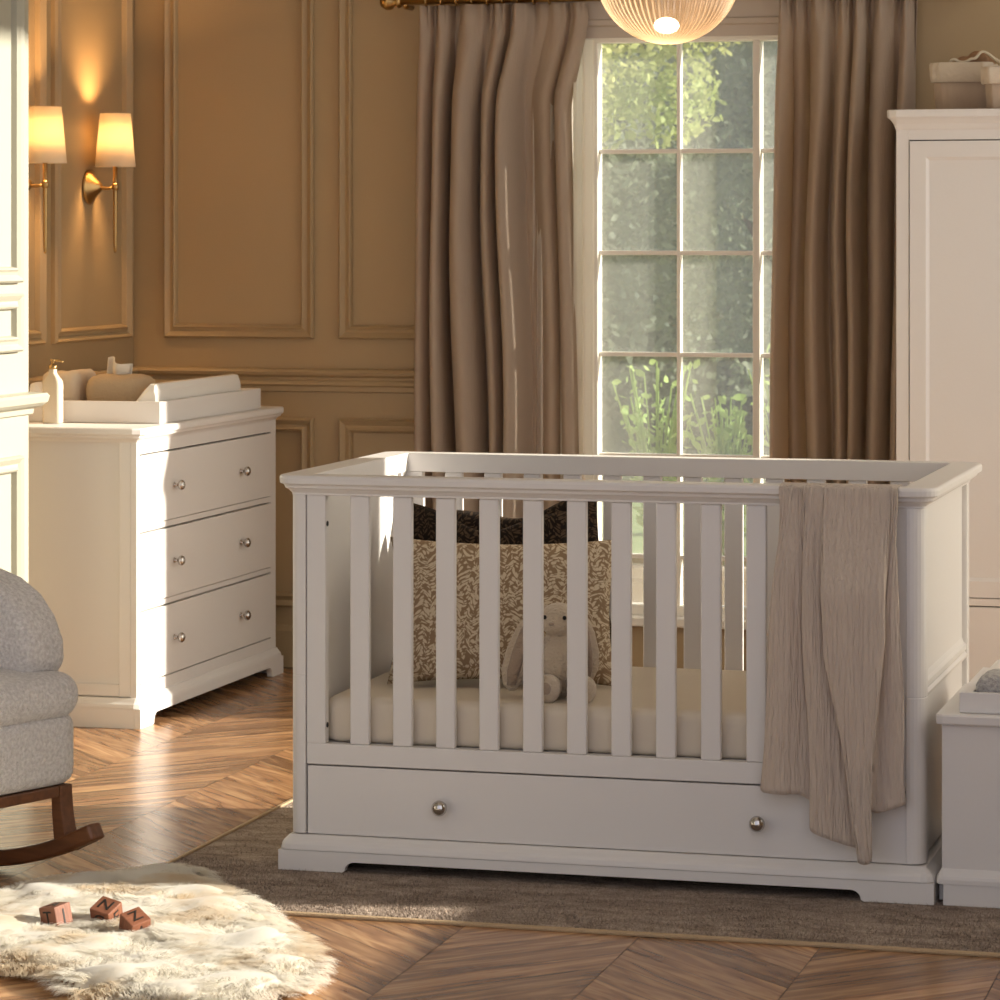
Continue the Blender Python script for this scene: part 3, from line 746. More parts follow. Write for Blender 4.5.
# ------------------------------------------------------------------ wardrobe
def wardrobe():
    X0, X1, Y0_, Y1_ = -1.424, -.52, 9.62, 10.06
    t = thing('wardrobe', (-.97, 9.89, 0), 'tall white panelled wardrobe right of the window', 'wardrobe')
    obj('body', bx(X0, X1, Y0_+.022, Y1_, .06, 1.755), WHITE, t)
    bm = bm_new()
    box(bm, X0, X0+.038, Y0_, Y0_+.022, .08, 1.755); box(bm, X1-.038, X1, Y0_, Y0_+.022, .08, 1.755)
    box(bm, X0+.038, X1-.038, Y0_, Y0_+.022, 1.724, 1.755); box(bm, X0+.038, X1-.038, Y0_, Y0_+.022, .338, .360); box(bm, X0+.038, X1-.038, Y0_, Y0_+.022, .08, .11)
    obj('front_frame', bm, WHITE, t, bevel=.0015)
    xm = (X0+X1)/2
    obj('gap_shadow', bx(X0+.03, X1-.03, Y0_+.019, Y0_+.0215, .10, 1.73), DARKGAP, t)
    for a, b, kx in ((X0+.041, xm-.0015, xm-.045), (xm+.0015, X1-.041, xm+.045)):
        d = obj('door', bx(a, b, Y0_+.004, Y0_+.018, .363, 1.7205), WHITE, t, bevel=.001)
        bm = bm_new(); L = []
        for o, h in ((0, 0), (0, .007), (.048, .007), (.052, .004), (.058, .0005), (.058, 0)):
            L.append([(p, Y0_+.004-h, q) for p, q in ((a+o, .363+o), (b-o, .363+o), (b-o, 1.7205-o), (a+o, 1.7205-o))])
        loops(bm, L, caps=False); obj('door_frame', bm, WHITE, d)
        knob(d, kx, Y0_-.003, 1.02, 'y')
    d = obj('drawer', bx(X0+.041, X1-.041, Y0_+.002, Y0_+.018, .113, .334), WHITE, t, bevel=.0015)
    for x in (xm-.26, xm+.26): knob(d, x, Y0_+.002, .225, 'y')
    bm = bm_new(); stack(bm, X0, X1, Y0_, Y1_-.03, [(0, 1.753), (.003, 1.758), (.008, 1.772), (.018, 1.785), (.027, 1.792), (.028, 1.810), (.026, 1.814)], r=.003, n=2)
    obj('cornice', bm, WHITE, t)
    bm = bm_new(); stack(bm, X0, X1, Y0_, Y1_-.02, [(.018, 0), (.018, .05), (.016, .062), (.004, .08), (0, .085)], r=.003, n=2); obj('plinth', bm, WHITE, t)
wardrobe()
def basket(x0, x1, y0, y1, z0, h, rimh, label):
    t = thing('fabric_basket', ((x0+x1)/2, (y0+y1)/2, z0), label, 'basket', 'fabric baskets on the wardrobe', local=False)
    def wav(x, y, z, a=.003):
        return (x + a*math.sin(y*190+z*20), y + a*math.sin(x*190+1+z*20), z)
    bm = bm_new(); L = []
    for o, z in ((-.012, 0), (-.004, .004), (-.001, h*.5), (0, h-.004), (-.006, h-.003), (-.008, h*.5), (-.012, .012), (-.02, .008)):
        L.append([wav(x, y, z0+z) for x, y in rrect(x0-o, x1+o, y0-o, y1+o, .03, 14)])
    loops(bm, L, caps=True); obj('basket_body', bm, BASKET, t, smooth=True)
    bm = bm_new(); L = []
    for o, z in ((.006, h-rimh), (.010, h-rimh*.96), (.011, h-.006), (.008, h), (.0, h+.001), (-.007, h-.002), (-.007, h-.02), (.001, h-.02), (.003, h-rimh)):
        L.append([wav(x, y, z0+z, .004) for x, y in rrect(x0-o, x1+o, y0-o, y1+o, .035, 14)])
    loops(bm, L, close=True); obj('folded_rim', bm, BASKRIM, t, smooth=True)
    return t
basket(-1.335, -1.165, 9.78, 9.93, 1.8145, .148, .060, 'beige fabric basket with folded rim on the wardrobe, the one nearer the curtain')
basket(-1.160, -.965, 9.62, 9.745, 1.8145, .126, .052, 'beige fabric basket with folded rim on the wardrobe, the front one at the picture edge')
# stuffed toy heap in basket: brown body pieces and cream cord
bm = bm_new()
for c, r in (((-1.245, 9.83, 1.962), (.030, .026, .022)), ((-1.205, 9.84, 1.974), (.032, .028, .026)), ((-1.18, 9.86, 1.966), (.022, .024, .022)), ((-1.225, 9.87, 1.955), (.045, .035, .03))):
    ellipsoid(bm, c, r, dist=lambda p: p*(1+.15*noise.noise(p*40)))
o = obj('soft_toy', bm, TOYB, smooth=True); tag(o, 'brown knotted cloth toy peeping out of the fabric basket on the wardrobe', 'soft toy')
r_ = o.modifiers.new('r', 'REMESH'); r_.mode = 'VOXEL'; r_.voxel_size = .004; r_.use_smooth_shade = True
bm = bm_new()
tube(bm, [(-1.29, 9.81, 1.955), (-1.285, 9.80, 1.972), (-1.27, 9.80, 1.974), (-1.26, 9.805, 1.963), (-1.235, 9.80, 1.964), (-1.222, 9.795, 1.976), (-1.208, 9.797, 1.970), (-1.195, 9.80, 1.998), (-1.175, 9.80, 1.993), (-1.15, 9.80, 1.970), (-1.12, 9.79, 1.955)], .005, 8)
o = obj('cord', bm, CORD, smooth=True, sub=2); tag(o, 'cream cord lying across the fabric basket rim on the wardrobe', 'cord')
# ------------------------------------------------------------------ toy bench at the right
def bench():
    X0, X1, Y0_, Y1_ = -.927, -.22, 6.925, 7.40
    t = thing('storage_bench', (-.57, 7.16, 0), 'low white storage bench right of the cot', 'bench')
    obj('body', bx(X0, X1, Y0_, Y1_, .07, .386), WHITE, t, bevel=.002)
    bm = bm_new(); stack(bm, X0, X1, Y0_, Y1_, [(.006, .3865), (.012, .388), (.0135, .391), (.0135, .4055), (.011, .409)], r=.003, n=2); obj('lid', bm, WHITE, t)
    bm = bm_new(); stack(bm, X0, X1, Y0_, Y1_, [(.0115, .046), (.0115, .056), (.010, .062), (.004, .072), (.001, .0775), (-.002, .078)], r=.003, n=2); obj('plinth_moulding', bm, WHITE, t)
    for y in (Y0_-.009, Y1_-.011): obj('plinth_board', bx(X0+.004, X1-.004, y, y+.02, 0, .046), WHITE, t, bevel=.001)
    for x in (X0-.009, X1-.011): obj('plinth_board', bx(x, x+.02, Y0_+.03, Y1_-.03, .004, .046), WHITE, t, bevel=.001)
    t.location.z = .004
bench()
bm = bm_new(); z = .4138
box(bm, -.892, -.27, 6.945, 6.961, z, z+.044); box(bm, -.892, -.27, 7.345, 7.361, z, z+.044)
box(bm, -.892, -.864, 6.961, 7.345, z, z+.044); box(bm, -.286, -.27, 6.961, 7.345, z, z+.044); box(bm, -.864, -.286, 6.961, 7.345, z, z+.008)
o = obj('toy_tray', bm, WHITE, bevel=.002); tag(o, 'shallow white tray on the low bench right of the cot', 'tray')
bm = bm_new(); L = []
for o_, q in ((-.01, 0), (0, .006), (0, .045), (-.006, .058), (-.02, .064)): L.append([(x, y, .4225+q) for x, y in rrect(-.862-o_, -.60+o_, 7.13-o_, 7.335+o_, .02, 5)])
loops(bm, L); o = obj('folded_towel', bm, MATW, smooth=False, bevel=.004); tag(o, 'smooth white folded towel at the back of the bench tray', 'towel')
bm = bm_new(); L = []
for o_, q in ((-.01, 0), (0, .006), (0, .042), (-.006, .054), (-.02, .060)): L.append([(x+.003*math.sin(y*80), y, .4225+q*1.15) for x, y in rrect(-.860-o_, -.58+o_, 6.968-o_, 7.115+o_, .02, 5)])
loops(bm, L); o = obj('fleece_blanket', bm, FLEECE, bevel=.004); tag(o, 'folded speckled grey fleece in the bench tray', 'blanket')
# ------------------------------------------------------------------ rug
bm = bm_new(); rx0, rx1, ry0, ry1 = -2.685, .6, 6.47, 8.05
N1, N2 = 150, 60; V = []
box(bm, rx0, rx1, ry0, ry1, .0005, .0032)
rg = obj('rug', bm, RUG, bevel=.001); tag(rg, 'large brown mottled rug under the cot', 'rug')
bm = bm_new()
ring(bm, (rx0, rx1, ry0, ry1), (rx0, rx1, ry0, ry1), [(.010, .0005), (.011, .004), (.009, .007), (.003, .008)], [(-.002, .008), (-.002, .004), (0, .0005)], r=.003, ri=.003, n=2)
b_ = obj('binding', bm, RUGEDGE, None); b_.parent = rg
# short pile strands on the part near the camera
bm = bm_new()
for _ in range(30000):
    x = rx0 + random.random()*2.1; y = ry0 + random.random()*(.52 if random.random() < .75 else 1.5); y = min(y, ry1-.01)
    a = random.random()*6.28; l = .004+.005*random.random(); w = .0012
    dx, dy = math.cos(a)*w, math.sin(a)*w; tx, ty = (random.random()-.5)*.012, (random.random()-.5)*.012
    vs = [bm.verts.new(p) for p in ((x-dx, y-dy, .003), (x+dx, y+dy, .003), (x+tx, y+ty, .0032+l))]
    if CX0-.03 < x < CX1+.75 and CY0-.026 < y < CY1+.03:
        for v in vs: bm.verts.remove(v)
        continue
    bm.faces.new(vs)
p_ = obj('pile', bm, RUG, None); p_.parent = rg; tag(p_, kind='stuff')
# ------------------------------------------------------------------ sheepskin
F_, H_, HY = 3227, 1.44, 235
cs, sn = math.cos(TH), math.sin(TH)
def fp(x, y, z=.02):
    u = (x-500)/F_; v = (HY-y)/F_; k = (z-H_)/v
    return (k*(-sn+u*cs), k*(cs+u*sn))
OUT = [(-150, 925), (-120, 905), (-40, 893), (0, 893), (35, 886), (70, 874), (112, 876), (140, 868), (178, 866), (203, 872), (212, 887), (240, 896), (262, 908), (282, 927), (306, 941), (320, 962), (314, 984), (296, 992), (235, 1003), (180, 1006), (130, 999), (85, 995), (60, 984), (45, 972), (0, 968), (-60, 975), (-120, 965)]
POLY = [fp(*p) for p in OUT]
def inside(x, y):
    c = False; n = len(POLY)
    for i in range(n):
        (x1, y1), (x2, y2) = POLY[i], POLY[(i+1) % n]
        if (y1 > y) != (y2 > y) and x < (x2-x1)*(y-y1)/(y2-y1)+x1: c = not c
    return c
def edge_d(x, y):
    d = 9; g = (0, 0); n = len(POLY)
    for i in range(n):
        (x1, y1), (x2, y2) = POLY[i], POLY[(i+1) % n]
        ex, ey = x2-x1, y2-y1; t = max(0, min(1, ((x-x1)*ex+(y-y1)*ey)/(ex*ex+ey*ey)))
        px, py = x1+t*ex, y1+t*ey; q = math.hypot(x-px, y-py)
        if q < d: d = q; g = ((px-x)/(q+1e-6), (py-y)/(q+1e-6))
    return d, g
def sheepskin():
    bm = bm_new(); uvx = [p[0] for p in POLY]; uvy = [p[1] for p in POLY]
    x0, x1, y0, y1 = min(uvx), max(uvx), min(uvy), max(uvy)
    def hgt(x, y, d): return .014 + .028*min(1, d/.08)**.6 + .018*noise.noise(Vector((x*9, y*9, 2)))
    # hide: small grid
    st = .018; G = {}
    nx, ny = int((x1-x0)/st)+2, int((y1-y0)/st)+2
    for i in range(nx):
        for j in range(ny):
            x, y = x0+i*st, y0+j*st
            if inside(x, y):
                d, g = edge_d(x, y); G[i, j] = bm.verts.new((x, y, hgt(x, y, d)*(.25+.75*min(1, d/.03))))
    for (i, j) in list(G):
        q = [G.get(k) for k in ((i, j), (i+1, j), (i+1, j+1), (i, j+1))]
        if all(q): bm.faces.new(q)
    # clumped strands
    clumps = []
    while len(clumps) < 5200:
        x, y = x0+random.random()*(x1-x0), y0+random.random()*(y1-y0)
        if inside(x, y): clumps.append((x, y))
    for cx, cy in clumps:
        d, g = edge_d(cx, cy); e = math.exp(-d/.045)
        n1 = noise.noise(Vector((cx*5, cy*5, 0)))*5; dirx = math.cos(n1)*.7+.2+g[0]*e*2; diry = math.sin(n1)*.7-.25+g[1]*e*2
        q = math.hypot(dirx, diry)+1e-6; dirx /= q; diry /= q
        h0 = hgt(cx, cy, d)
        Lc = .030+.014*random.random(); up = 1.0-.45*e
        for s in range(17):
            a = random.random()*6.28; rr = random.random()**.5*.020
            x, y = cx+rr*math.cos(a), cy+rr*math.sin(a)
            if not inside(x, y): continue
            w = .00075; px, py = -diry*w, dirx*w
            bx0 = Vector((x, y, max(.004, h0*.45)))
            lean = .55+.35*random.random()
            p1 = bx0 + Vector((dirx*Lc*.30*lean, diry*Lc*.30*lean, Lc*.45*up))
            tip = Vector((cx, cy, h0*.45)).lerp(bx0, .55) + Vector((dirx*Lc*(1.05+.2*e), diry*Lc*(1.05+.2*e), Lc*(.62*up - .25*e)))
            p2 = p1.lerp(tip, .6) + Vector(((random.random()-.5)*.006, (random.random()-.5)*.006, .004))
            tip += Vector(((random.random()-.5)*.010, (random.random()-.5)*.010, (random.random()-.5)*.006))
            tip.z = max(tip.z, .006); p2.z = max(p2.z, .006)
            vs = [bm.verts.new(p) for p in (bx0-Vector((px, py, 0)), bx0+Vector((px, py, 0)), p1+Vector((px, py, 0)), p1-Vector((px, py, 0)), p2+Vector((px, py, 0))*.8, p2-Vector((px, py, 0))*.8, tip)]
            bm.faces.new((vs[0], vs[1], vs[2], vs[3])); bm.faces.new((vs[3], vs[2], vs[4], vs[5])); bm.faces.new((vs[5], vs[4], vs[6]))
    o = obj('sheepskin_rug', bm, FUR, smooth=True); tag(o, 'cream sheepskin rug on the wooden floor in front of the rocking chair', 'rug')
sheepskin()
# ------------------------------------------------------------------ alphabet blocks
def letter(txt, size, M, parent):
    cu = bpy.data.curves.new('letter', 'FONT'); cu.body = txt; cu.size = size; cu.align_x = 'CENTER'; cu.align_y = 'CENTER'; cu.extrude = .0006
    tmp = bpy.data.objects.new('letter_tmp', cu); COL.objects.link(tmp)
    dg = bpy.context.evaluated_depsgraph_get(); me = bpy.data.meshes.new_from_object(tmp.evaluated_get(dg))
    bpy.data.objects.remove(tmp)
    me.transform(M); me.materials.clear(); me.materials.append(BLACK); o = bpy.data.objects.new('letter', me); COL.objects.link(o); o.parent = parent
    return o
def block(px, py, z, s, rot, tilt, letters, label):
    x, y = fp(px, py, z)
    t = thing('alphabet_block', (x, y, z), label, 'toy block', 'wooden letter blocks', local=True)
    t.rotation_euler = (tilt[0], tilt[1], rot)
    obj('cube_body', bx(-s/2, s/2, -s/2, s/2, 0, s), BLOCKW, t, bevel=.002)
    e = s/2+.0003
    for face, ch in letters.items():
        if face == 'top': M = Matrix.Translation((0, 0, s+.0003))
        elif face == 'front': M = Matrix.Translation((0, -e, s/2)) @ Matrix.Rotation(R(90), 4, 'X')
        else: M = Matrix.Translation((e, 0, s/2)) @ Matrix.Rotation(R(90), 4, 'Z') @ Matrix.Rotation(R(90), 4, 'X')
        letter(ch, s*.85, M, t)
block(58, 927, .030, .046, TH+R(-38), (R(6), R(-8)), {'front': 'T', 'right': 'J', 'top': 'A'}, 'dark red wooden letter block lying apart at the left of the sheepskin')
block(108, 924, .028, .048, TH+R(-28), (R(24), R(10)), {'top': 'N', 'front': 'C', 'right': 'E'}, 'brown wooden letter block with N on top, touching the rightmost block on the sheepskin')
block(134, 934, .026, .046, TH+R(38), (R(26), R(-12)), {'top': 'Z', 'front': 'J', 'right': 'D'}, 'brown wooden letter block with Z on top, rightmost on the sheepskin')
# ------------------------------------------------------------------ rocking chair
def rocking_chair():
    t = thing('rocking_chair', (-3.234, 6.541, 0), 'grey boucle rocking chair with dark wooden rockers at the left', 'rocking chair', local=True)
    t.rotation_euler.z = R(-21); hw = .33
    def cush(x0, x1, z0, z1, r, nm, inset=0, crown=0):
        bm = bm_new(); L = []; n = 8
        for k in range(n+1):
            a = R(-90+90*k/n); L.append((r*(1-math.cos(a)), z0+r*(1+math.sin(a))))
        for k in range(n+1):
            a = R(90*k/n); L.append((r*(1-math.cos(a)), z1-r+r*math.sin(a)))
        L += [(r+.06, z1+crown*.6), (r+.14, z1+crown)]
        loops(bm, [[(x, y, z) for x, y in rrect(x0+o, x1-o, -hw+inset+o, hw-inset-o, max(.075-o, .01), 8)] for o, z in L])
        return obj(nm, bm, BOUCLE, t, smooth=True)
    cush(-.40, .325, .215, .372, .030, 'seat_base', .006)
    cush(-.40, .334, .360, .462, .048, 'seat_cushion', 0, .012)
    for sg in (-1, 1):
        y0, y1 = (.20, .326) if sg > 0 else (-.326, -.20)
        bm = bm_new()
        P = [(-.42, .44), (.235, .44), (.268, .48), (.262, .53), (.235, .585), (.19, .632), (.13, .664), (.06, .682), (-.05, .705), (-.20, .74), (-.36, .79), (-.42, .79)]
        prism(bm, P, y0, y1, 'y'); obj('armrest', bm, BOUCLE, t, bevel=.045, seg=7, smooth=True)
    bm = bm_new(); P = [(-.44, .44), (-.26, .44), (-.30, .76), (-.34, .94), (-.40, .98), (-.45, .94), (-.47, .7)]
    prism(bm, P, -.30, .30, 'y'); obj('backrest', bm, BOUCLE, t, bevel=.04, seg=5, smooth=True)
    for y0 in (-.29, .245):
        y1 = y0+.045; cx, Rr = -.03, 1.0; up, lo = [], []
        for k in range(27):
            a = R(-25.5+52*k/26); lo.append((cx+Rr*math.sin(a), .0005+Rr*(1-math.cos(a)))); up.append((cx+(Rr-.038)*math.sin(a), .0005+Rr-(Rr-.038)*math.cos(a)))
        bm = bm_new(); prism(bm, lo+up[::-1], y0, y1, 'y'); obj('rocker', bm, DARKW, t, bevel=.008, seg=3)
        for xt, xb, w, zb in ((.300, .320, .030, .070), (-.30, -.33, .030, .060)):
            bm = bm_new(); n = 8; L = []
            for k in range(n+1):
                f = k/n; z = .214+(zb-.214)*f; x = xt+(xb-xt)*f*f; ww = w*(1+.5*f*f)
                L.append([(x-ww/2, y0+.003, z), (x+ww/2, y0+.003, z), (x+ww/2, y1-.003, z), (x-ww/2, y1-.003, z)])
            loops(bm, L); obj('leg', bm, DARKW, t, bevel=.003)
        obj('side_rail', bx(-.34, .313, y0+.004, y1-.004, .192, .2145), DARKW, t, bevel=.003)
    for x in (.285, -.33): obj('cross_rail', bx(x, x+.03, -.244, .244, .190, .2145), DARKW, t, bevel=.003)
rocking_chair()
# ------------------------------------------------------------------ sconces
def sconce(y, label):
    t = thing('wall_sconce', (XL, y, 1.597), label, 'wall lamp', 'sconces on the left wall')
    bm = bm_new(); lathe(bm, [(.050, 0), (.057, .002), (.057, .007), (.050, .012), (.036, .022), (.022, .034), (.010, .048), (0, .049)], XL+.0003, y, 1.597, 32, 'x'); obj('backplate', bm, BRASS, t, smooth=True)
    x = -4.006
    bm = bm_new(); tube(bm, [(XL+.028, y, 1.597), (XL+.05, y, 1.592), (x-.02, y, 1.592), (x, y, 1.595)], .0055, 10); lathe(bm, [(.009, -.012), (.012, -.006), (.012, .006), (.009, .012)], x, y, 1.597, 16); obj('arm', bm, BRASS, t, smooth=True)
    bm = bm_new(); lathe(bm, [(0, -.215), (.004, -.213), (.0055, -.205), (.0065, -.19), (.0075, 0), (.0075, .065), (.013, .068), (.013, .085), (.009, .088), (0, .089)], x, y, 1.597, 16); obj('stem', bm, BRASS, t, smooth=True)
    bm = bm_new(); n = 40
    lathe(bm, [(.0665, 1.662), (.050, 1.836), (.0485, 1.836), (.065, 1.662), (.0665, 1.662)], x, y, 0, n, caps=False); sh = obj('lamp_shade', bm, SHADE, t, smooth=True)
    tag(sh, 'cream tapered shade')
    bm = bm_new(); ellipsoid(bm, (x, y, 1.745), (.013, .013, .024), seg=16, ring_=10); obj('bulb', bm, emis('sconce_bulb', (1, .74, .45), 6), t, smooth=True)
    l = bpy.data.lights.new('sconce_light', 'POINT'); l.energy = 19; l.color = (1, .57, .24); l.shadow_soft_size = .03
    lo = bpy.data.objects.new('sconce_light', l); COL.objects.link(lo); lo.location = (x+.0, y, 1.768)
sconce(9.808, 'brass wall lamp with cream shade nearer the room corner')
sconce(9.24, 'brass wall lamp with cream shade partly hidden by the projecting wall')
# ------------------------------------------------------------------ pendant
def pendant():
    cx, cy = None, None
    # centre at pixel (668,-27), distance 8.6 along the view axis
    w = 8.6; u = (668-500)/F_; X = w*(-sn+u*cs); Yp = w*(cs+u*sn); Zc = H_+(HY+27)/F_*w; Rr = 71.5/F_*w
    t = thing('pendant_lamp', (X, Yp, Zc), 'ribbed glass globe pendant lamp hanging in front of the window', 'ceiling lamp')
    bm = bm_new(); pr = []
    for k in range(29):
        a = R(-88+160*k/28); pr.append((Rr*math.cos(a), Rr*math.sin(a)))
    lathe(bm, pr, X, Yp, Zc, 512, ribs=64, amp=.016, caps=False); o = obj('glass_globe', bm, LAMPGLASS, t, smooth=True)
    bm = bm_new(); lathe(bm, [(.05, Rr*.93), (.055, Rr*.97), (.05, Rr*1.05), (.02, Rr*1.15), (.008, Rr*1.2), (0, Rr*1.2)], X, Yp, Zc, 28); obj('collar', bm, BRASS, t, smooth=True)
    bm = bm_new(); tube(bm, [(X, Yp, Zc+Rr*1.15), (X, Yp, ZC-.02)], .004, 8); obj('cable', bm, BRASS, t, smooth=True)
    bm = bm_new(); lathe(bm, [(.05, 0), (.05, .012), (.04, .02), (0, .02)], X, Yp, ZC-.021, 24); obj('ceiling_rose', bm, BRASS, t, smooth=True)
    bm = bm_new(); lathe(bm, [(.014, .09), (.014, .03), (0, .02)], X, Yp, Zc-.09, 16); obj('lamp_holder', bm, BRASS, t, smooth=True)
    bm = bm_new(); ellipsoid(bm, (X-.004, Yp, Zc-.140), (.034, .034, .022), seg=20, ring_=12); obj('bulb', bm, BULB, t, smooth=True)
    l = bpy.data.lights.new('pendant_light', 'POINT'); l.energy = 1.2; l.color = (1, .72, .42); l.shadow_soft_size = .05
    lo = bpy.data.objects.new('pendant_light', l); COL.objects.link(lo); lo.location = (X, Yp, Zc-.06)
pendant()
# ------------------------------------------------------------------ garden
GZ = -.12
o = obj('lawn', bx(-16, 10, YB+T+.02, 34, GZ-.1, GZ), GRASS); tag(o, 'lawn outside the window', kind='structure')
def leaf(bm, p, s, rnd):
    a = rnd.random()*6.28; b = (rnd.random()-.5)*2.4; c = rnd.random()*6.28
    M = Matrix.Rotation(a, 3, 'Z') @ Matrix.Rotation(b, 3, 'X') @ Matrix.Rotation(c, 3, 'Y')
    pts = ((0, -.5, 0), (.28, -.1, .06), (.22, .25, .03), (0, .55, 0), (-.22, .25, .03), (-.28, -.1, .06))
    bm.faces.new([bm.verts.new(p + (M @ Vector(q))*s) for q in pts])
def foliage(name, loc, blobs, n, s, m, label, cat, seed, trunk=None, group=None):
    rnd = random.Random(seed); t = thing(name, loc, label, cat, group)
    bm = bm_new(); tot = sum(b[3]**2 for b in blobs)
    for bx_, by_, bz_, br in blobs:
        for _ in range(int(n*br*br/tot)):
            d = Vector((rnd.gauss(0, 1), rnd.gauss(0, 1), rnd.gauss(0, 1))).normalized()*br*(rnd.random()**.35)
            d.z *= .85
            leaf(bm, Vector((loc[0]+bx_, loc[1]+by_, loc[2]+bz_))+d, s*(.6+.8*rnd.random()), rnd)
    obj('foliage', bm, m, t)
    if trunk:
        bm = bm_new(); h = trunk
        tube(bm, [(loc[0], loc[1], loc[2]), (loc[0]+.05, loc[1], loc[2]+h*.5), (loc[0], loc[1]+.05, loc[2]+h)], [.11, .08, .05], 10)
        for k in range(4):
            a = k*1.6; tube(bm, [(loc[0], loc[1], loc[2]+h*.6), (loc[0]+.5*math.cos(a), loc[1]+.5*math.sin(a), loc[2]+h*1.1)], [.04, .015], 7)
        obj('trunk', bm, BARK, t, smooth=True)
    return t
foliage('garden_tree', (-4.25, 14.6, GZ), [(.45, 0, 2.40, .60), (1.0, .1, 2.2, .28), (1.15, .1, 2.62, .30), (-.6, 0, 2.5, .7), (.5, .3, 3.1, .8), (-1.2, .2, 2.9, .8)], 22000, .042, LEAFY, 'yellow green tree seen through the upper left panes', 'tree', 1, 2.0)
foliage('garden_tree', (-2.75, 16.6, GZ), [(0, 0, 2.4, .9), (.8, .1, 2.9, .9), (-.5, 0, 1.5, .7), (.5, 0, 1.4, .8), (.2, .2, 3.4, .8)], 22000, .05, LEAFD, 'grey green tree seen through the upper right panes', 'tree', 2, 1.5)
foliage('garden_tree', (-5.2, 19.3, GZ), [(0, 0, 2.2, 1.3), (1.0, 0, 1.4, 1.1), (-1.2, .2, 1.8, 1.2), (.3, .3, 3.4, 1.2)], 20000, .07, LEAFD, 'dull green tree far behind on the left of the garden', 'tree', 3, 1.4)
rnd = random.Random(5)
t = thing('garden_hedge', (-3.5, 21.5, GZ), 'tall grey green hedge at the end of the garden', 'hedge')
bm = bm_new()
for _ in range(26000):
    x = -13+19*rnd.random(); z = 4.6*rnd.random(); y = 21.5+.8*(rnd.random()-.5)+.5*noise.noise(Vector((x, z, 0)))
    if z > 3.9+.7*noise.noise(Vector((x*.8, 3, 0))): continue
    leaf(bm, Vector((x, y, GZ+z)), .09+.08*rnd.random(), rnd)
box(bm, -13, 6, 21.9, 22.5, GZ, 3.2)
obj('foliage', bm, LEAFD, t)
# plants right outside the window
def stem_plant(x, y, h, n, seed, m, label, sz=.045):
    rnd = random.Random(seed); t = thing('garden_plant', (x, y, GZ), label, 'plant', 'plants outside the window')
    bm = bm_new(); bl = bm_new()
    for k in range(n):
        a = rnd.random()*6.28; sp = .02+.15*rnd.random(); hh = h*(.7+.35*rnd.random())
        pts = [Vector((x, y, GZ)), Vector((x+sp*.3*math.cos(a), y+sp*.3*math.sin(a), GZ+hh*.5)), Vector((x+sp*math.cos(a), y+sp*math.sin(a), GZ+hh))]
        tube(bm, pts, [.006, .005, .003], 6)
        for q in range(9):
            f = .35+.65*q/8; p = pts[0].lerp(pts[1], f*2) if f < .5 else pts[1].lerp(pts[2], f*2-1)
            leaf(bl, p+Vector(((rnd.random()-.5)*.08, (rnd.random()-.5)*.08, 0)), sz*(.7+.8*rnd.random()), rnd)
    obj('stem', bm, LEAFB, t); obj('leaves', bl, m, t)
STONE = mat('pale_stone', (.52, .44, .34), .9, bump=(30, .4, 5), var=(6, (.60, .53, .43)))
tag(obj('terrace', bx(-6, 3, YB+T+.03, 13.2, GZ, -.05), STONE), 'pale stone terrace outside the window', kind='structure')
bm = bm_new(); ring(bm, (-3.0, -1.5, 11.25, 11.6), (-2.95, -1.55, 11.30, 11.55), [(-.02, -.049), (0, 0), (0, .20), (.02, .215), (.02, .25), (.012, .26)], [(0, .26), (0, -.049)], r=.03, ri=.02)
pl_ = obj('stone_planter', bm, STONE); tag(pl_, 'pale stone trough planter on the terrace below the window', 'planter')
obj('soil', bx(-2.949, -1.551, 11.301, 11.549, .0, .20), BARK, None).parent = pl_
GZ = .201
stem_plant(-2.56, 11.42, .74, 34, 11, LEAFB, 'bright green bushy plant at the left of the stone planter', .036)
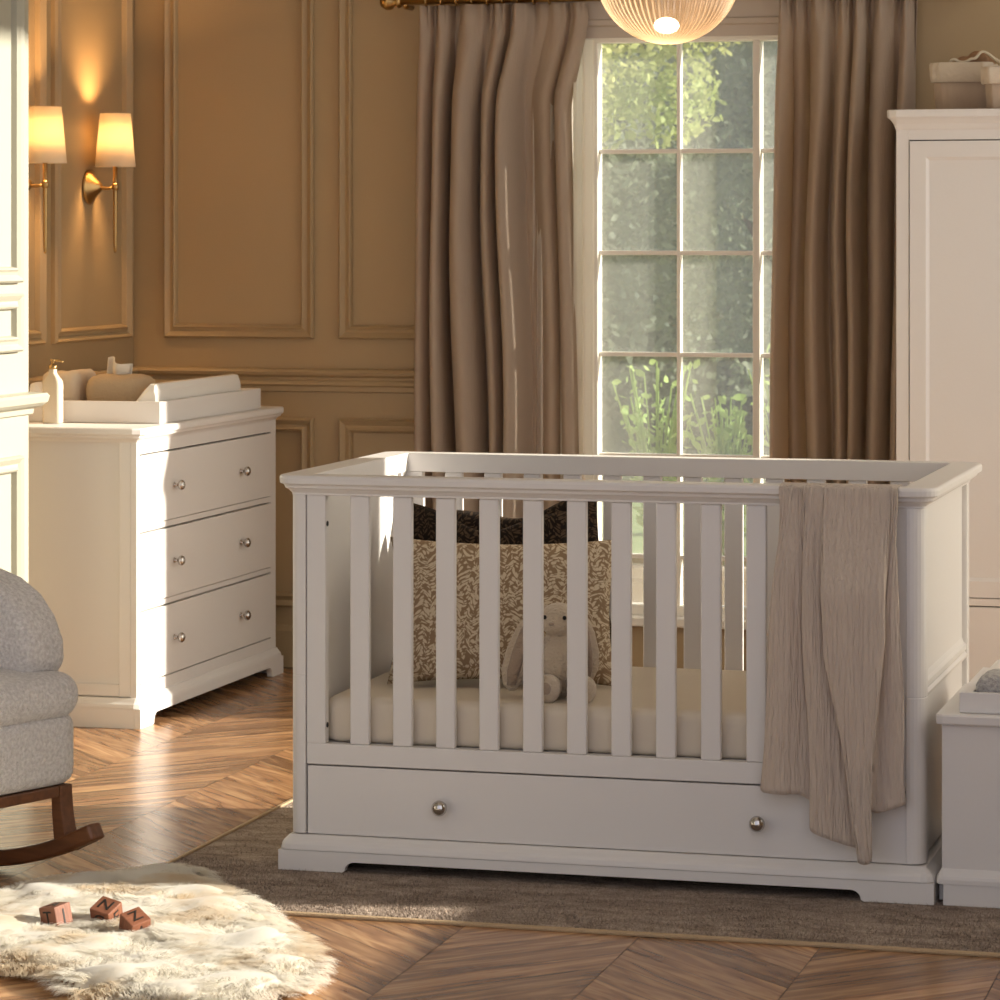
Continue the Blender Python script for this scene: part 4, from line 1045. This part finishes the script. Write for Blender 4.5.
stem_plant(-2.30, 11.42, .64, 34, 12, LEAFB, 'lowest bright green plant, second from left in the stone planter', .04)
stem_plant(-2.06, 11.42, .86, 34, 13, LEAFB, 'tallest green plant with thin stems in the stone planter', .036)
stem_plant(-1.80, 11.42, .72, 34, 14, LEAFY, 'pale yellow green plant at the right of the stone planter', .036)
# ------------------------------------------------------------------ light
sd = Vector((-1, -.20, 0)).normalized(); el = R(20)
d = Vector((sd.x*math.cos(el), sd.y*math.cos(el), -math.sin(el)))
s = bpy.data.lights.new('sun', 'SUN'); s.energy = 10.5; s.color = (1, .93, .80); s.angle = R(.8)
so = bpy.data.objects.new('sun', s); COL.objects.link(so); so.rotation_euler = d.to_track_quat('-Z', 'Y').to_euler(); so.location = (6, 10, 4)
w = bpy.data.worlds.new('world'); SC.world = w; w.use_nodes = True; nt = w.node_tree
bg = nt.nodes['Background']
tc = nt.nodes.new('ShaderNodeTexCoord'); dp = nt.nodes.new('ShaderNodeVectorMath'); dp.operation = 'DOT_PRODUCT'; dp.inputs[1].default_value = (.97, .15, .2)
nt.links.new(tc.outputs['Generated'], dp.inputs[0])
rp = nt.nodes.new('ShaderNodeValToRGB'); e = rp.color_ramp.elements
e[0].position = .35; e[0].color = (.29, .295, .35, 1); e[1].position = 1.0; e[1].color = (.74, .71, .64, 1)
k = e.new(.6); k.color = (.40, .40, .44, 1)
mr = nt.nodes.new('ShaderNodeMapRange'); mr.inputs[1].default_value = -1; mr.inputs[2].default_value = 1
nt.links.new(dp.outputs['Value'], mr.inputs[0]); nt.links.new(mr.outputs[0], rp.inputs[0]); nt.links.new(rp.outputs[0], bg.inputs[0]); bg.inputs[1].default_value = 2.45
SC.view_settings.view_transform = 'Standard'; SC.view_settings.look = 'None'; SC.view_settings.exposure = 0; SC.view_settings.gamma = 1; SC.view_settings.use_curve_mapping = False
SC.cycles.max_bounces = 10; SC.cycles.diffuse_bounces = 5; SC.cycles.transparent_max_bounces = 16
SC.cycles.sample_clamp_indirect = 6
for o in SC.objects:
    if '_local' in o: del o['_local']
